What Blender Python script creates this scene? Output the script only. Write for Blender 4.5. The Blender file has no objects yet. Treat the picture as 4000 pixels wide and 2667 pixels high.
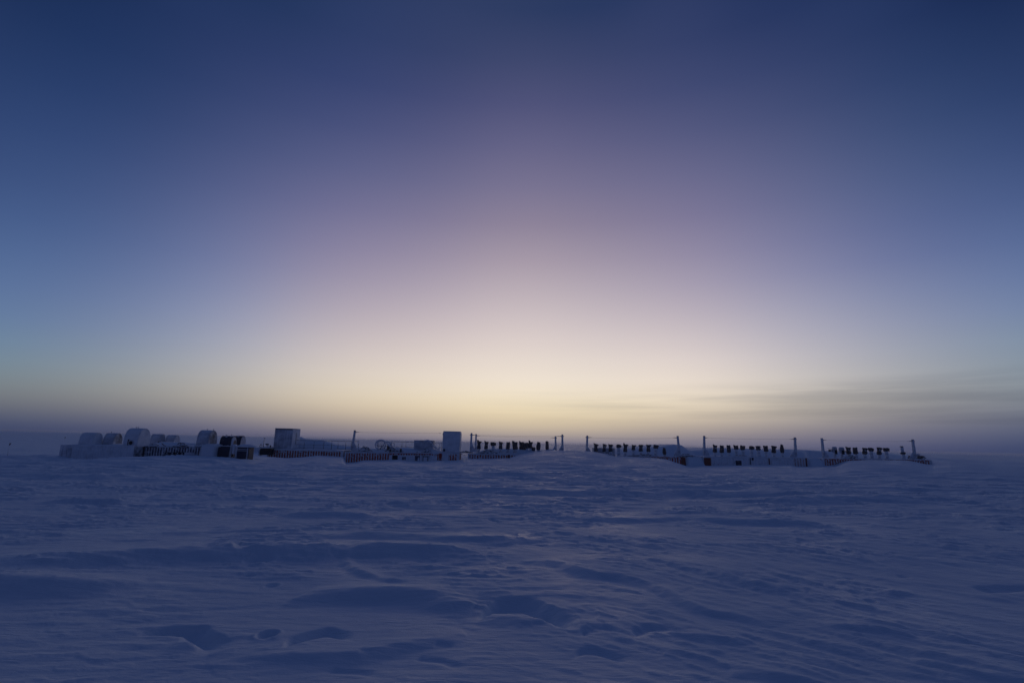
import bpy, bmesh, math, random
import numpy as np
from mathutils import Vector, Matrix

random.seed(7)
scene = bpy.context.scene
COL = scene.collection
R = math.radians

# ------------------------------------------------------------------ camera
EYE = Vector((0.0, 0.0, 2.2))
FPX = 2000.0                       # focal length in photo pixels (photo 4000 x 2667)
PITCH = math.atan(393.5 / FPX)
ROLL = R(1.38)
FWD = Vector((0, math.cos(PITCH), math.sin(PITCH)))
U0 = Vector((0, -math.sin(PITCH), math.cos(PITCH)))
X0 = Vector((1, 0, 0))
RGT = X0 * math.cos(ROLL) + U0 * math.sin(ROLL)
UPV = U0 * math.cos(ROLL) - X0 * math.sin(ROLL)

def ray(px, py):
    return FWD * FPX + RGT * (px - 2000.0) + UPV * (1333.5 - py)

def at(px, py, Y):
    d = ray(px, py)
    return EYE + d * (Y / d.y)

def on_ground(px, py, z=0.0):
    d = ray(px, py)
    return EYE + d * ((z - EYE.z) / d.z)

cam = bpy.data.cameras.new("camera")
cam.sensor_width = 36.0
cam.lens = FPX / 4000.0 * 36.0
cam.clip_start = 0.05
cam.clip_end = 30000.0
cam_ob = bpy.data.objects.new("camera", cam)
COL.objects.link(cam_ob)
m = Matrix((RGT, UPV, -FWD)).transposed().to_4x4()
m.translation = EYE
cam_ob.matrix_world = m
scene.camera = cam_ob

scene.render.resolution_x = 1024
scene.render.resolution_y = 682
vs = scene.view_settings
vs.view_transform = 'Standard'
vs.look = 'None'
vs.exposure = 0.0
vs.gamma = 1.0
vs.use_curve_mapping = False
scene.render.engine = 'CYCLES'
scene.cycles.max_bounces = 6
scene.cycles.diffuse_bounces = 3
scene.cycles.volume_bounces = 1
scene.cycles.use_denoising = True
scene.cycles.use_adaptive_sampling = False
scene.cycles.denoiser = 'OPENIMAGEDENOISE'
scene.cycles.denoising_input_passes = 'RGB_ALBEDO_NORMAL'
scene.cycles.denoising_prefilter = 'NONE'

# ------------------------------------------------------------------ world: twilight sky
def lin(c):
    c = c / 255.0
    return c / 12.92 if c <= 0.04045 else ((c + 0.055) / 1.055) ** 2.4

SKY = {   # column -> (row, sRGB) read from the sky of the photograph
    0: [(0, 24, 43, 81), (400, 33, 57, 102), (700, 47, 70, 116), (900, 61, 87, 133), (1200, 84, 110, 152), (1300, 93, 121, 153), (1400, 104, 129, 148),
        (1480, 113, 127, 136), (1550, 111, 115, 121), (1600, 92, 97, 114), (1640, 70, 79, 107), (1680, 53, 65, 100), (1700, 48, 60, 98)],
    700: [(0, 34, 52, 94), (400, 45, 65, 111), (700, 70, 87, 133), (1000, 97, 114, 158), (1200, 123, 137, 173), (1350, 146, 155, 175),
          (1450, 163, 165, 169), (1550, 163, 158, 152), (1600, 138, 135, 138), (1650, 103, 104, 125), (1690, 78, 82, 113), (1720, 68, 74, 108)],
    1400: [(0, 40, 57, 97), (400, 58, 70, 116), (700, 97, 101, 140), (900, 127, 122, 155), (1100, 160, 150, 171), (1250, 188, 176, 184),
           (1400, 215, 202, 196), (1500, 225, 212, 194), (1570, 222, 205, 178), (1620, 198, 180, 160), (1660, 160, 148, 143), (1700, 118, 113, 132), (1730, 98, 97, 124)],
    2100: [(0, 43, 58, 97), (200, 59, 70, 106), (400, 77, 80, 121), (700, 117, 113, 145), (900, 146, 134, 154), (1000, 165, 151, 166), (1200, 200, 187, 191),
           (1300, 217, 203, 201), (1400, 231, 218, 208), (1500, 243, 230, 213), (1570, 244, 228, 196), (1620, 236, 216, 178),
           (1660, 214, 195, 165), (1690, 182, 167, 155), (1720, 146, 137, 145), (1745, 122, 118, 138)],
    2800: [(0, 40, 55, 97), (400, 65, 75, 117), (700, 104, 105, 141), (900, 127, 122, 154), (1100, 158, 151, 174), (1250, 186, 177, 188),
           (1400, 215, 204, 202), (1500, 228, 216, 204), (1580, 222, 208, 186), (1620, 206, 191, 172), (1660, 180, 166, 154), (1700, 145, 137, 143), (1740, 112, 110, 132)],
    3400: [(0, 34, 50, 92), (200, 45, 62, 104), (400, 52, 70, 113), (700, 81, 96, 137), (1000, 107, 117, 160), (1200, 141, 148, 177), (1350, 163, 165, 181),
           (1450, 178, 178, 182), (1550, 173, 169, 165), (1620, 150, 146, 147), (1680, 122, 120, 135), (1720, 98, 99, 125), (1760, 75, 80, 115)],
    4000: [(0, 27, 44, 82), (400, 38, 58, 102), (700, 60, 79, 124), (1000, 87, 106, 149), (1200, 108, 125, 162), (1350, 124, 141, 160),
           (1450, 130, 142, 154), (1550, 132, 138, 146), (1600, 118, 122, 135), (1650, 96, 101, 123), (1700, 78, 86, 115), (1760, 60, 70, 104)],
}
pts = []
for px, rows in SKY.items():
    ys = [r[0] for r in rows]
    for y in list(range(0, 1300, 60)) + list(range(1300, 1780, 20)):
        if y > ys[-1] + 5:
            continue
        c = [np.interp(y, ys, [lin(r[k]) for r in rows]) for k in (1, 2, 3)]
        d = ray(px, y).normalized()
        pts.append((math.degrees(math.atan2(d.x, d.y)), math.degrees(math.asin(d.z)), *c))
pts = np.array(pts)
ZEN = np.array([.013, .029, .092])
BACK = np.array([.035, .048, .119])

def sky_fit(az, el):
    """smooth colour of the twilight sky at an azimuth and an elevation, from the samples around it"""
    w = np.exp(-((pts[:, 0] - az) / 8.0) ** 2 - ((pts[:, 1] - el) / (0.9 + 0.06 * max(el, 0))) ** 2) + 1e-30
    # local linear regression keeps gradients from flattening between the columns
    A = np.stack([np.ones(len(pts)), pts[:, 0] - az, pts[:, 1] - el], 1)
    W = w[:, None]
    lam = np.diag([1e-12, 1e-3 * w.sum(), 1e-3 * w.sum()])
    sol = np.linalg.solve(A.T @ (A * W) + lam, A.T @ (pts[:, 2:] * W))
    return np.clip(sol[0], .004, 1.2)

ELS = [-2, 0, 0.6, 1.3, 2, 2.8, 3.6, 4.5, 5.5, 7, 9, 11.5, 14, 17, 20, 24, 28, 32, 36, 40, 44, 52, 62, 75]
AZS = [-50, -40, -30, -20, -10, 0, 10, 20, 30, 40, 50]
RAMPS = {}
for a in AZS:
    aa = max(-45, min(47, a))
    near = pts[np.abs(pts[:, 0] - aa) < 12]
    top = near[:, 1].max() - 1.0
    low = near[:, 1].min()
    cols = []
    for e in ELS:
        c = sky_fit(aa, min(max(e, low), top))
        if e > top:
            t = min((e - top) / 25.0, 1.0)
            c = c * (1 - t) + ZEN * t
        cols.append(c)
    RAMPS[a] = np.array(cols)
for a, t in ((-75, .8), (75, .8), (-100, 1.0), (100, 1.0), (-125, 1.0), (125, 1.0)):
    src = RAMPS[-50] if a < 0 else RAMPS[50]
    cols = []
    for e, c in zip(ELS, src):
        g_ = min(1.0, max(e, 0) / 52.0)
        b = BACK * (1 - g_) + ZEN * g_
        cols.append(np.array(c) * .9 * (1 - t) + b * t)
    RAMPS[a] = np.array(cols)
AZ_ALL = sorted(RAMPS)
# control values whose spline passes through the samples
K = len(AZ_ALL)
T = np.eye(K) * .75 + np.eye(K, k=1) * .125 + np.eye(K, k=-1) * .125
T[0, 0] = T[-1, -1] = .875
stack = np.linalg.solve(T, np.stack([RAMPS[a] for a in AZ_ALL]).reshape(K, -1)).reshape(K, len(ELS), 3)
stack = np.clip(stack, .003, 1.3)
for a, c in zip(AZ_ALL, stack):
    RAMPS[a] = c

world = bpy.data.worlds.new("World")
scene.world = world
world.use_nodes = True
nt = world.node_tree
N, L = nt.nodes, nt.links
N.clear()

def nd(t, tree=None, **kw):
    n = (tree or N).new(t)
    for k, v in kw.items():
        setattr(n, k, v)
    return n

def math_node(nodes, links, op, a, b=None, c=None, clamp=False):
    n = nodes.new('ShaderNodeMath')
    n.operation = op
    n.use_clamp = clamp
    for i, v in enumerate((a, b, c)):
        if v is None:
            continue
        if isinstance(v, (int, float)):
            n.inputs[i].default_value = v
        else:
            links.new(v, n.inputs[i])
    return n.outputs[0]

def wm(op, a, b=None, c=None, clamp=False):
    return math_node(N, L, op, a, b, c, clamp)

tc = nd('ShaderNodeTexCoord')
sep = nd('ShaderNodeSeparateXYZ')
L.new(tc.outputs['Generated'], sep.inputs[0])
el = wm('MULTIPLY', wm('ARCSINE', sep.outputs[2]), 180 / math.pi)
az = wm('MULTIPLY', wm('ARCTAN2', sep.outputs[0], sep.outputs[1]), 180 / math.pi)
# thin bands of stratus low over the horizon, towards the right
mp = nd('ShaderNodeCombineXYZ')
L.new(wm('MULTIPLY', az, .042), mp.inputs[0])
L.new(wm('MULTIPLY_ADD', az, -.006, wm('MULTIPLY', el, .70)), mp.inputs[1])
nz = nd('ShaderNodeTexNoise')
nz.inputs['Scale'].default_value = 1.0
nz.inputs['Detail'].default_value = 5.0
nz.inputs['Roughness'].default_value = .52
nz.inputs['Distortion'].default_value = .35
L.new(mp.outputs[0], nz.inputs['Vector'])
band = nd('ShaderNodeMapRange', interpolation_type='SMOOTHSTEP')
L.new(nz.outputs['Fac'], band.inputs[0])
band.inputs[1].default_value = .36
band.inputs[2].default_value = .70
lo = nd('ShaderNodeMapRange', interpolation_type='SMOOTHSTEP')
L.new(el, lo.inputs[0]); lo.inputs[1].default_value = 1.5; lo.inputs[2].default_value = 3.0
topc = wm('MULTIPLY_ADD', az, .025, 6.4)
hi = nd('ShaderNodeMapRange', interpolation_type='SMOOTHSTEP')
L.new(wm('SUBTRACT', topc, el), hi.inputs[0]); hi.inputs[1].default_value = 0.0; hi.inputs[2].default_value = 2.0
azm = nd('ShaderNodeMapRange', interpolation_type='SMOOTHSTEP')
L.new(az, azm.inputs[0]); azm.inputs[1].default_value = -14.0; azm.inputs[2].default_value = 22.0
cloud = wm('MULTIPLY', wm('MULTIPLY', band.outputs[0], lo.outputs[0]), wm('MULTIPLY', hi.outputs[0], azm.outputs[0]))

EMIN, EMAXV = -2.0, 75.0
fac_el = wm('POWER', wm('DIVIDE', wm('SUBTRACT', el, EMIN), EMAXV - EMIN, clamp=True), 0.5)
ramp_out = []
for a in AZ_ALL:
    r = nd('ShaderNodeValToRGB')
    r.color_ramp.interpolation = 'EASE' if False else 'LINEAR'
    els = r.color_ramp.elements
    while len(els) < len(ELS):
        els.new(0.5)
    for i, (e, c) in enumerate(zip(ELS, RAMPS[a])):
        els[i].position = ((e - EMIN) / (EMAXV - EMIN)) ** .5
    for i, (e, c) in enumerate(zip(ELS, RAMPS[a])):
        els[i].color = (float(c[0]), float(c[1]), float(c[2]), 1.0)
    L.new(fac_el, r.inputs[0])
    ramp_out.append(r.outputs[0])

def mix(a, b, f):
    n = nd('ShaderNodeMix', data_type='RGBA')
    L.new(f, n.inputs[0])
    L.new(a, n.inputs[6])
    L.new(b, n.inputs[7])
    return n.outputs[2]

aab = wm('ABSOLUTE', az)
pos = wm('ADD', wm('DIVIDE', wm('MINIMUM', aab, 50.0), 10.0), wm('DIVIDE', wm('MAXIMUM', wm('SUBTRACT', aab, 50.0), 0.0), 25.0))
pos = wm('MULTIPLY', wm('MINIMUM', pos, (K - 1) / 2), wm('SIGN', az))
acc = None
for i, out in enumerate(ramp_out):
    dist = wm('ABSOLUTE', wm('SUBTRACT', pos, i - (K - 1) / 2))
    a_ = wm('MAXIMUM', wm('SUBTRACT', 1.5, dist), 0.0)
    b_ = wm('MAXIMUM', wm('SUBTRACT', 0.5, dist), 0.0)
    w_ = wm('SUBTRACT', wm('MULTIPLY', wm('MULTIPLY', a_, a_), .5), wm('MULTIPLY', wm('MULTIPLY', b_, b_), 1.5))
    if i in (0, K - 1):      # the ends stand for themselves once more
        w_ = wm('ADD', w_, wm('MULTIPLY', wm('MULTIPLY', b_, b_), .5))
    sc = nd('ShaderNodeVectorMath', operation='SCALE')
    L.new(out, sc.inputs[0]); L.new(w_, sc.inputs[3])
    if acc is None:
        acc = sc.outputs[0]
    else:
        ad_ = nd('ShaderNodeVectorMath', operation='ADD')
        L.new(acc, ad_.inputs[0]); L.new(sc.outputs[0], ad_.inputs[1])
        acc = ad_.outputs[0]
dark = nd('ShaderNodeMix', data_type='RGBA', blend_type='MULTIPLY')
L.new(wm('MULTIPLY', cloud, .65), dark.inputs[0])
L.new(acc, dark.inputs[6])
dark.inputs[7].default_value = (.64, .66, .72, 1)
# clear air above: the Sky Texture with its sun below the horizon, at a very low level
sky = nd('ShaderNodeTexSky', sky_type='NISHITA')
sky.sun_disc = False
SUN_EL, SUN_AZ = R(-3.5), R(4.0)
sky.sun_elevation = SUN_EL
sky.sun_rotation = SUN_AZ
bg1 = nd('ShaderNodeBackground'); bg1.inputs[1].default_value = 1.0
bg2 = nd('ShaderNodeBackground'); bg2.inputs[1].default_value = 0.004
L.new(dark.outputs[2], bg1.inputs[0])
L.new(sky.outputs[0], bg2.inputs[0])
add = nd('ShaderNodeAddShader')
L.new(bg1.outputs[0], add.inputs[0]); L.new(bg2.outputs[0], add.inputs[1])
wo = nd('ShaderNodeOutputWorld')
L.new(add.outputs[0], wo.inputs[0])

# the last warm light from just under the horizon, broad and very weak
sl = bpy.data.lights.new("sun", 'SUN')
sl.energy = 0.05
sl.angle = R(14)
sl.color = (1.0, .72, .55)
so = bpy.data.objects.new("sun", sl)
COL.objects.link(so)
d = Vector((math.sin(R(4)) * math.cos(R(5)), math.cos(R(4)) * math.cos(R(5)), math.sin(R(5))))
so.rotation_euler = d.to_track_quat('Z', 'Y').to_euler()

# ------------------------------------------------------------------ snow terrain
def _hash(ix, iy, seed):
    h = (ix.astype(np.int64) * 374761393 + iy.astype(np.int64) * 668265263 + seed * 982451653) & 0xFFFFFFFF
    h = ((h ^ (h >> 13)) * 1274126177) & 0xFFFFFFFF
    h = h ^ (h >> 16)
    return (h & 0xFFFF) / 65536.0 * 2 * math.pi

def noise(x, y, seed=0):
    ix = np.floor(x); iy = np.floor(y)
    fx = x - ix; fy = y - iy
    ux = fx * fx * fx * (fx * (fx * 6 - 15) + 10)
    uy = fy * fy * fy * (fy * (fy * 6 - 15) + 10)
    def g(dx, dy):
        a = _hash(ix + dx, iy + dy, seed)
        return np.cos(a) * (fx - dx) + np.sin(a) * (fy - dy)
    a = g(0, 0) * (1 - ux) + g(1, 0) * ux
    b = g(0, 1) * (1 - ux) + g(1, 1) * ux
    return (a * (1 - uy) + b * uy) * 1.5

def sst(a, b, x):
    t = np.clip((x - a) / (b - a), 0, 1)
    return t * t * (3 - 2 * t)

def aniso(X, Y, ang, lu, lv, seed):
    c, s = math.cos(R(ang)), math.sin(R(ang))
    u = X * c + Y * s
    v = -X * s + Y * c
    return noise(u / lu + 31.7 * seed, v / lv - 17.3 * seed, seed)

# height tables: (photo column, photo row) of the snow line where it meets the containers
def table(rows, Y):
    P = [at(px, py, Y) for px, py in rows]
    return np.array([p.x for p in P]), np.array([p.z for p in P])

FX, FZ = table([(600, 1775), (1000, 1784), (1043, 1790), (1130, 1788), (1180, 1785), (1240, 1779), (1290, 1782), (1340, 1785), (1352, 1807), (1390, 1804),
                (1420, 1797), (1500, 1797), (1560, 1795), (1600, 1800), (1660, 1802), (1700, 1799), (1795, 1797), (1830, 1791),
                (1900, 1791), (1990, 1789), (2010, 1781), (2050, 1772), (2130, 1761), (2190, 1759), (2250, 1757), (2310, 1764), (2350, 1770), (2400, 1782),
                (2500, 1786), (2560, 1788), (2600, 1793), (2640, 1806), (2682, 1820), (2715, 1822), (2750, 1819), (2850, 1818),
                (2950, 1816), (3000, 1817), (3090, 1816), (3110, 1822), (3155, 1823), (3216, 1822), (3265, 1820), (3280, 1814),
                (3320, 1800), (3400, 1796), (3520, 1798), (3560, 1801), (3590, 1807), (3620, 1813), (3645, 1815), (3665, 1811), (3710, 1806), (3800, 1809), (4000, 1818), (4500, 1822)], 56.9)
BX, BZ = table([(600, 1760), (1000, 1772), (1050, 1762), (1200, 1758), (1350, 1758), (1500, 1762), (1780, 1770), (1797, 1790), (1835, 1790), (1850, 1768),
                (2000, 1764), (2200, 1764), (2350, 1764), (2390, 1758), (2440, 1750), (2560, 1743), (2620, 1735), (2645, 1738), (2665, 1758),
                (2700, 1757), (2760, 1752), (2830, 1750), (2900, 1753), (3000, 1757), (3100, 1755), (3240, 1762), (3330, 1765), (3450, 1768),
                (3520, 1780), (3560, 1788), (3640, 1789), (3720, 1793), (3800, 1800), (3900, 1804), (4000, 1806), (4500, 1822)], 64.0)
LX, LZ = table([(-400, 1775), (100, 1783), (240, 1786), (300, 1795), (340, 1797), (460, 1795), (540, 1791), (620, 1789), (700, 1786), (780, 1790), (830, 1791),
                (905, 1793), (925, 1795), (945, 1792), (985, 1782), (1040, 1800)], 42.4)

GAPS = [(at(2684, 1800, 57).x, at(2747, 1800, 57).x, at(2715, 1784, 57).z), (at(3160, 1800, 57).x, at(3214, 1800, 57).x, at(3190, 1790, 57).z)]
def crest_field(X, Y, pl):
    """distance behind (+) or before (-) a crest line as seen along its chord, and the position along it 0..1"""
    P = np.array(pl)
    ch = P[-1] - P[0]
    ln = np.hypot(*ch); e = ch / ln
    nrm = np.array([-e[1], e[0]])
    if nrm @ (P.mean(0) - np.array([0.0, -1.0])) < 0:
        nrm = -nrm
    u = (P - P[0]) @ e; c = (P - P[0]) @ nrm
    u = np.maximum.accumulate(u + np.arange(len(u)) * 1e-6)
    U = (X - P[0][0]) * e[0] + (Y - P[0][1]) * e[1]
    V = (X - P[0][0]) * nrm[0] + (Y - P[0][1]) * nrm[1]
    return V - np.interp(U, u, c), U / ln

def smooth_line(pl, n=8):
    out = []
    P = [np.array(p) for p in pl]
    P = [2 * P[0] - P[1]] + P + [2 * P[-1] - P[-2]]
    for i in range(1, len(P) - 2):
        for k in range(n):
            t = k / n
            a, b, c, e = P[i - 1], P[i], P[i + 1], P[i + 2]
            out.append(.5 * ((2 * b) + (-a + c) * t + (2 * a - 5 * b + 4 * c - e) * t * t + (-a + 3 * b - 3 * c + e) * t ** 3))
    out.append(P[-2])
    return [tuple(p) for p in out]

# wind drifts one can tell apart: crest line (photo columns/rows, laid on the ground), height, width of the steep near side, width of the far side
DRIFTS = [   # ..., 'r' rounded crown, 's' sharp edge over a steep face, 'e' sharp edge of constant height
    ([(-150, 2172), (150, 2180), (400, 2162), (600, 2143), (850, 2136), (1200, 2131), (1500, 2131), (1700, 2138), (1880, 2154)], .15, .72, 1.6, 'r'),
    ([(1385, 2150), (1600, 2146), (1780, 2152)], .075, .50, .8, 's'),
    ([(-300, 2236), (0, 2248), (250, 2262), (520, 2274)], .14, .62, 1.1, 'r'),
    ([(1150, 2322), (1300, 2301), (1480, 2296), (1640, 2302), (1750, 2330), (1850, 2366)], .115, .44, .8, 'r'),
    ([(1352, 2160), (1368, 2205), (1480, 2252), (1620, 2286)], .04, .16, .25, 'r'),
    ([(1874, 2396), (1890, 2372), (1960, 2338), (2070, 2338), (2140, 2362), (2200, 2386), (2290, 2416)], .17, .40, 4.5, 'e'),
    ([(1876, 2404), (1975, 2402), (2085, 2413)], .035, .60, .08, 'r'),
    ([(630, 2450), (700, 2445), (760, 2445), (822, 2448), (832, 2468), (880, 2494), (940, 2524)], .11, .19, 2.5, 'e'),
    ([(680, 2512), (740, 2510), (805, 2509)], .03, .50, .08, 'r'),
    ([(1120, 2496), (1240, 2462), (1300, 2455), (1400, 2480)], .075, .17, 1.6, 'e'),
    ([(800, 2590), (1150, 2552), (1400, 2546), (1600, 2502), (1820, 2470)], .045, .22, .9, 's'),
    ([(1030, 2108), (1200, 2090), (1500, 2086), (1700, 2093), (2000, 2103), (2160, 2106)], .09, .5, .8, 'r'),
    ([(1090, 2012), (1200, 2005), (1350, 2003), (1460, 2016)], .10, .5, 1.2, 's'),
    ([(3000, 1956), (3150, 1942), (3300, 1938), (3500, 1942), (3720, 1966)], .24, 1.1, 3.5, 's'),
    ([(2560, 1925), (2850, 1928), (3100, 1938)], .13, .9, 2.5, 's'),
    ([(2600, 2190), (2838, 2250), (3066, 2318)], .05, .20, .9, 's'),
    ([(2560, 2290), (2737, 2372), (2898, 2402), (3010, 2444)], .05, .18, .9, 's'),
    ([(2050, 2188), (2193, 2197), (2312, 2233), (2460, 2252), (2650, 2320)], .07, .28, 1.0, 's'),
    ([(2255, 2458), (2324, 2441), (2440, 2457)], .04, .13, .6, 'e'),
    ([(2455, 2458), (2580, 2438), (2720, 2470)], .045, .15, .6, 'e'),
    ([(2600, 2466), (2778, 2483), (2950, 2510)], .04, .12, .6, 's'),
    ([(3760, 2288), (3910, 2286), (4150, 2294)], .075, .24, 2, 'e'),
    ([(3790, 2322), (3860, 2320), (3925, 2317)], .03, .5, .08, 'r'),
    ([(3455, 2322), (3505, 2311), (3600, 2322)], .045, .14, .4, 's'),
    ([(3240, 2444), (3433, 2454), (3580, 2482)], .035, .12, .6, 's'),
    ([(1898, 2034), (1912, 2027), (1975, 2044)], .11, .14, .7, 'e'),
    ([(1300, 1852), (1700, 1846), (2000, 1856), (2400, 1862)], .17, 1.6, 4.0, 's'),
    ([(2300, 1876), (2420, 1868), (2520, 1882)], .15, .6, 1.6, 's'),
    ([(1500, 1905), (1900, 1912), (2300, 1925), (2700, 1930)], .14, .8, 2.2, 's'),
    ([(2700, 2025), (2900, 2032), (3100, 2036), (3300, 2062)], .12, .5, 1.5, 'r'),
    ([(2200, 2028), (2500, 2026), (2700, 2024)], .08, .4, 1.2, 'r'),
    ([(0, 1850), (300, 1862), (600, 1858)], .15, .9, 2.0, 's'),
    ([(180, 1958), (300, 1952), (500, 1966)], .10, .35, 1.2, 's'),
    ([(3560, 2570), (3800, 2625), (4050, 2660)], .035, .12, .6, 's'),
    ([(2850, 2620), (3100, 2640), (3300, 2690)], .04, .12, .6, 's'),
    ([(2250, 2540), (2330, 2530), (2480, 2575)], .04, .12, .5, 'e'),
    ([(1300, 2600), (1420, 2612), (1530, 2640)], .025, .07, .4, 'e'),
    ([(1640, 2560), (1740, 2572), (1830, 2600)], .025, .07, .4, 'e'),
    ([(1420, 2545), (1470, 2553)], .02, .06, .3, 'e'),
    ([(1700, 2508), (1790, 2512)], .02, .06, .3, 'e'),
    ([(860, 2190), (1000, 2200)], .02, .06, .3, 'e'),
]
def lay_drifts():
  for pl, h, wf, wb, kind in DRIFTS:
    g = []
    for k, (px, py) in enumerate(pl):
        up = 0.0 if kind == 'e' else .9 * h * math.sin(math.pi * min(.9, max(.1, k / (len(pl) - 1)))) ** .6
        zz = 0.0
        for _ in range(5):
            p = on_ground(px, py, zz + up)
            zz = float(ground_z(np.array([p.x]), np.array([p.y]), False)[0])
        g.append(p)
    DR.append((smooth_line([(p.x, p.y) for p in g]), h, wf, wb, kind))
HOLES = [(on_ground(1043, 2490), .10, .055), (on_ground(955, 2158), .19, .06), (on_ground(1012, 2188), .20, .06), (on_ground(1060, 2290), .09, .03),
         (on_ground(980, 2247), .10, .03), (on_ground(3310, 2160), .11, .03), (on_ground(3320, 2270), .09, .025), (on_ground(3340, 2320), .09, .025),
         (on_ground(3400, 2355), .08, .025), (on_ground(3380, 2165), .09, .025), (on_ground(3530, 2255), .09, .025)]

def ground_z(X, Y, detail=True):
    z = np.zeros(X.shape)
    # levels set by the buried containers
    zl = np.interp(X, LX, LZ); zf = np.interp(X * 56.9 / np.clip(Y, 44, 56.9), FX, FZ); zb = np.interp(X, BX, BZ)
    left = 1 - sst(-22.5, -19.5, X)
    wl = sst(27, 41.5, Y) * left
    z = z * (1 - wl) + zl * wl
    wf = sst(37, 56.0, Y) * (1 - left) + sst(48, 56.2, Y) * left
    # the front of the drifts is a rounded apron
    z = z * (1 - wf) + zf * wf
    wb = sst(57.6, 62.5, Y)
    for g0, g1, zt in GAPS:
        gm = sst(g0 - .12, g0 + .15, X) * (1 - sst(g1 - .15, g1 + .12, X)) * sst(56.45, 57.15, Y) * (1 - sst(60, 62, Y))
        z = z * (1 - gm) + zt * gm
    z = z * (1 - wb) + zb * wb
    wd = sst(68, 120, Y)
    z = z * (1 - wd) + 0.0 * wd
    near = (1 - sst(36, 53, Y) * .8) * (1 - .55 * (1 - sst(-2.4, -.6, X)) * (1 - sst(6.5, 10, Y)))
    near = np.where(Y > 70, .2 + .8 * sst(80, 140, Y), near)
    # broad swells
    z = z + near * (.07 * aniso(X, Y, 8, 26, 12, 3) + .014 * aniso(X, Y, -20, 9, 4.5, 4))
    if not detail:
        return z
    wx = X + .5 * noise(X / 5, Y / 5, 21); wy = Y + .35 * noise(X / 4, Y / 4, 22)
    right = sst(-.15, .30, X / np.maximum(np.abs(Y), 1.0)) * (1 - sst(9, 20, np.abs(Y)))      # ridges there run towards the camera
    patch = .45 + .55 * sst(-.35, .35, noise(X / 6 + 5, Y / 4.5, 11))
    mid = .75 + .25 * sst(5.5, 10, Y) + 1.0 * sst(9, 22, Y)
    def lay(lu, lv, seed):
        return aniso(wx, wy, 6, lu, lv, seed) * (1 - right) + aniso(wx, wy, -38, lu, lv, seed + 50) * right
    a1, a2, a3, a4 = lay(3.2, 1.0, 5), lay(1.5, .42, 6), lay(.75, .20, 7), lay(.32, .09, 14)
    pb = .25 + .75 * sst(-.25, .35, noise(X / 3.1 + 9, Y / 2.2, 15))
    # low terraces of hard snow: flat tops, short sharp edges
    def ridge(n, k=2.2):
        return np.clip(1 - np.abs(n) * k, 0, 1) ** 1.4
    z = z + near * mid * (.030 * patch * ridge(a1) + .014 * pb * ridge(a2, 1.8) + .007 * pb * ridge(a3 + .2 * a2, 1.8)
                          + .018 * patch * sst(.24, .31, a1 + .30 * a2) + .020 * pb * sst(.26, .32, a2 + .35 * a3)
                          + .015 * pb * sst(.22, .28, a3 + .4 * a4) - .012 * pb * sst(.24, .32, -a3 + .3 * a4) + .006 * pb * sst(.16, .26, a4) + .002 * a4 * patch)
    z = z + near * mid * .0045 * (aniso(wx, wy, 7, 1.1, .07, 8) * (1 - right) + aniso(wx, wy, -36, 1.1, .07, 9) * right)
    z = z + near * .006 * noise(X / .22, Y / .16, 10) * patch
    # far off: long low sastrugi
    z = z + sst(12, 30, Y) * near * (.10 * sst(-.1, .3, aniso(wx, wy, 4, 8, 1.8, 12)) + .06 * sst(-.05, .25, aniso(wx, wy, 10, 4, .9, 13)))
    for pl, h, wfr, wbk, kind in DR:
        P = np.array(pl)
        x0, y0 = P.min(0) - 4 * wbk; x1, y1 = P.max(0) + 4 * wbk
        m = (X > x0) & (X < x1) & (Y > y0) & (Y < y1)
        if not m.any():
            continue
        xs, ys = X[m], Y[m]
        sm = .4 if kind == 'r' else 1.0
        jit = min(wfr, .3) * sm * (.12 * noise(xs / .22, ys / .22, 33) + .25 * noise(xs / .8, ys / .8, 34))
        sd, tt = crest_field(xs, ys + jit, pl)
        dd = np.abs(sd)
        t_ = np.clip(tt, 0, 1)
        taper = np.sin(t_ * math.pi) ** .5 if kind != 'e' else sst(0, .10, t_) * sst(0, .40, 1 - t_)
        q = np.clip(dd / wfr, 0, 1)
        front = 1 - sst(0, 1, q) if kind == 'r' else (1 - q) ** 1.2
        back = np.exp(-dd / (.55 * wbk)) if kind != 'r' else np.exp(-(dd / (.6 * wbk)) ** 1.5)
        if kind == 'e':        # cut into the surface: level behind, a steep face, then a floor that rises again
            z[m] -= np.where(sd < 0, h * taper * (1 - (1 - q) ** 1.2) * (1 - sst(.95 * wfr, 1.9 * wfr + .05, dd)), 0)
            continue
        z[m] += h * taper * np.where(sd > 0, back, front)
        # a scoured hollow at the foot of the steep side
        z[m] -= .25 * h * taper * np.where(sd < 0, np.exp(-((dd - 1.15 * wfr) / (.6 * wfr)) ** 2), 0)
    for p, r, dep in HOLES:
        d2 = ((X - p.x) / r) ** 2 + ((Y - p.y) / (r * 1.1)) ** 2
        z -= dep * np.exp(-d2 ** 2) - dep * .25 * np.exp(-((np.sqrt(d2) - 1.35) / .25) ** 2)
    return z

DR = []
lay_drifts()

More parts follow.
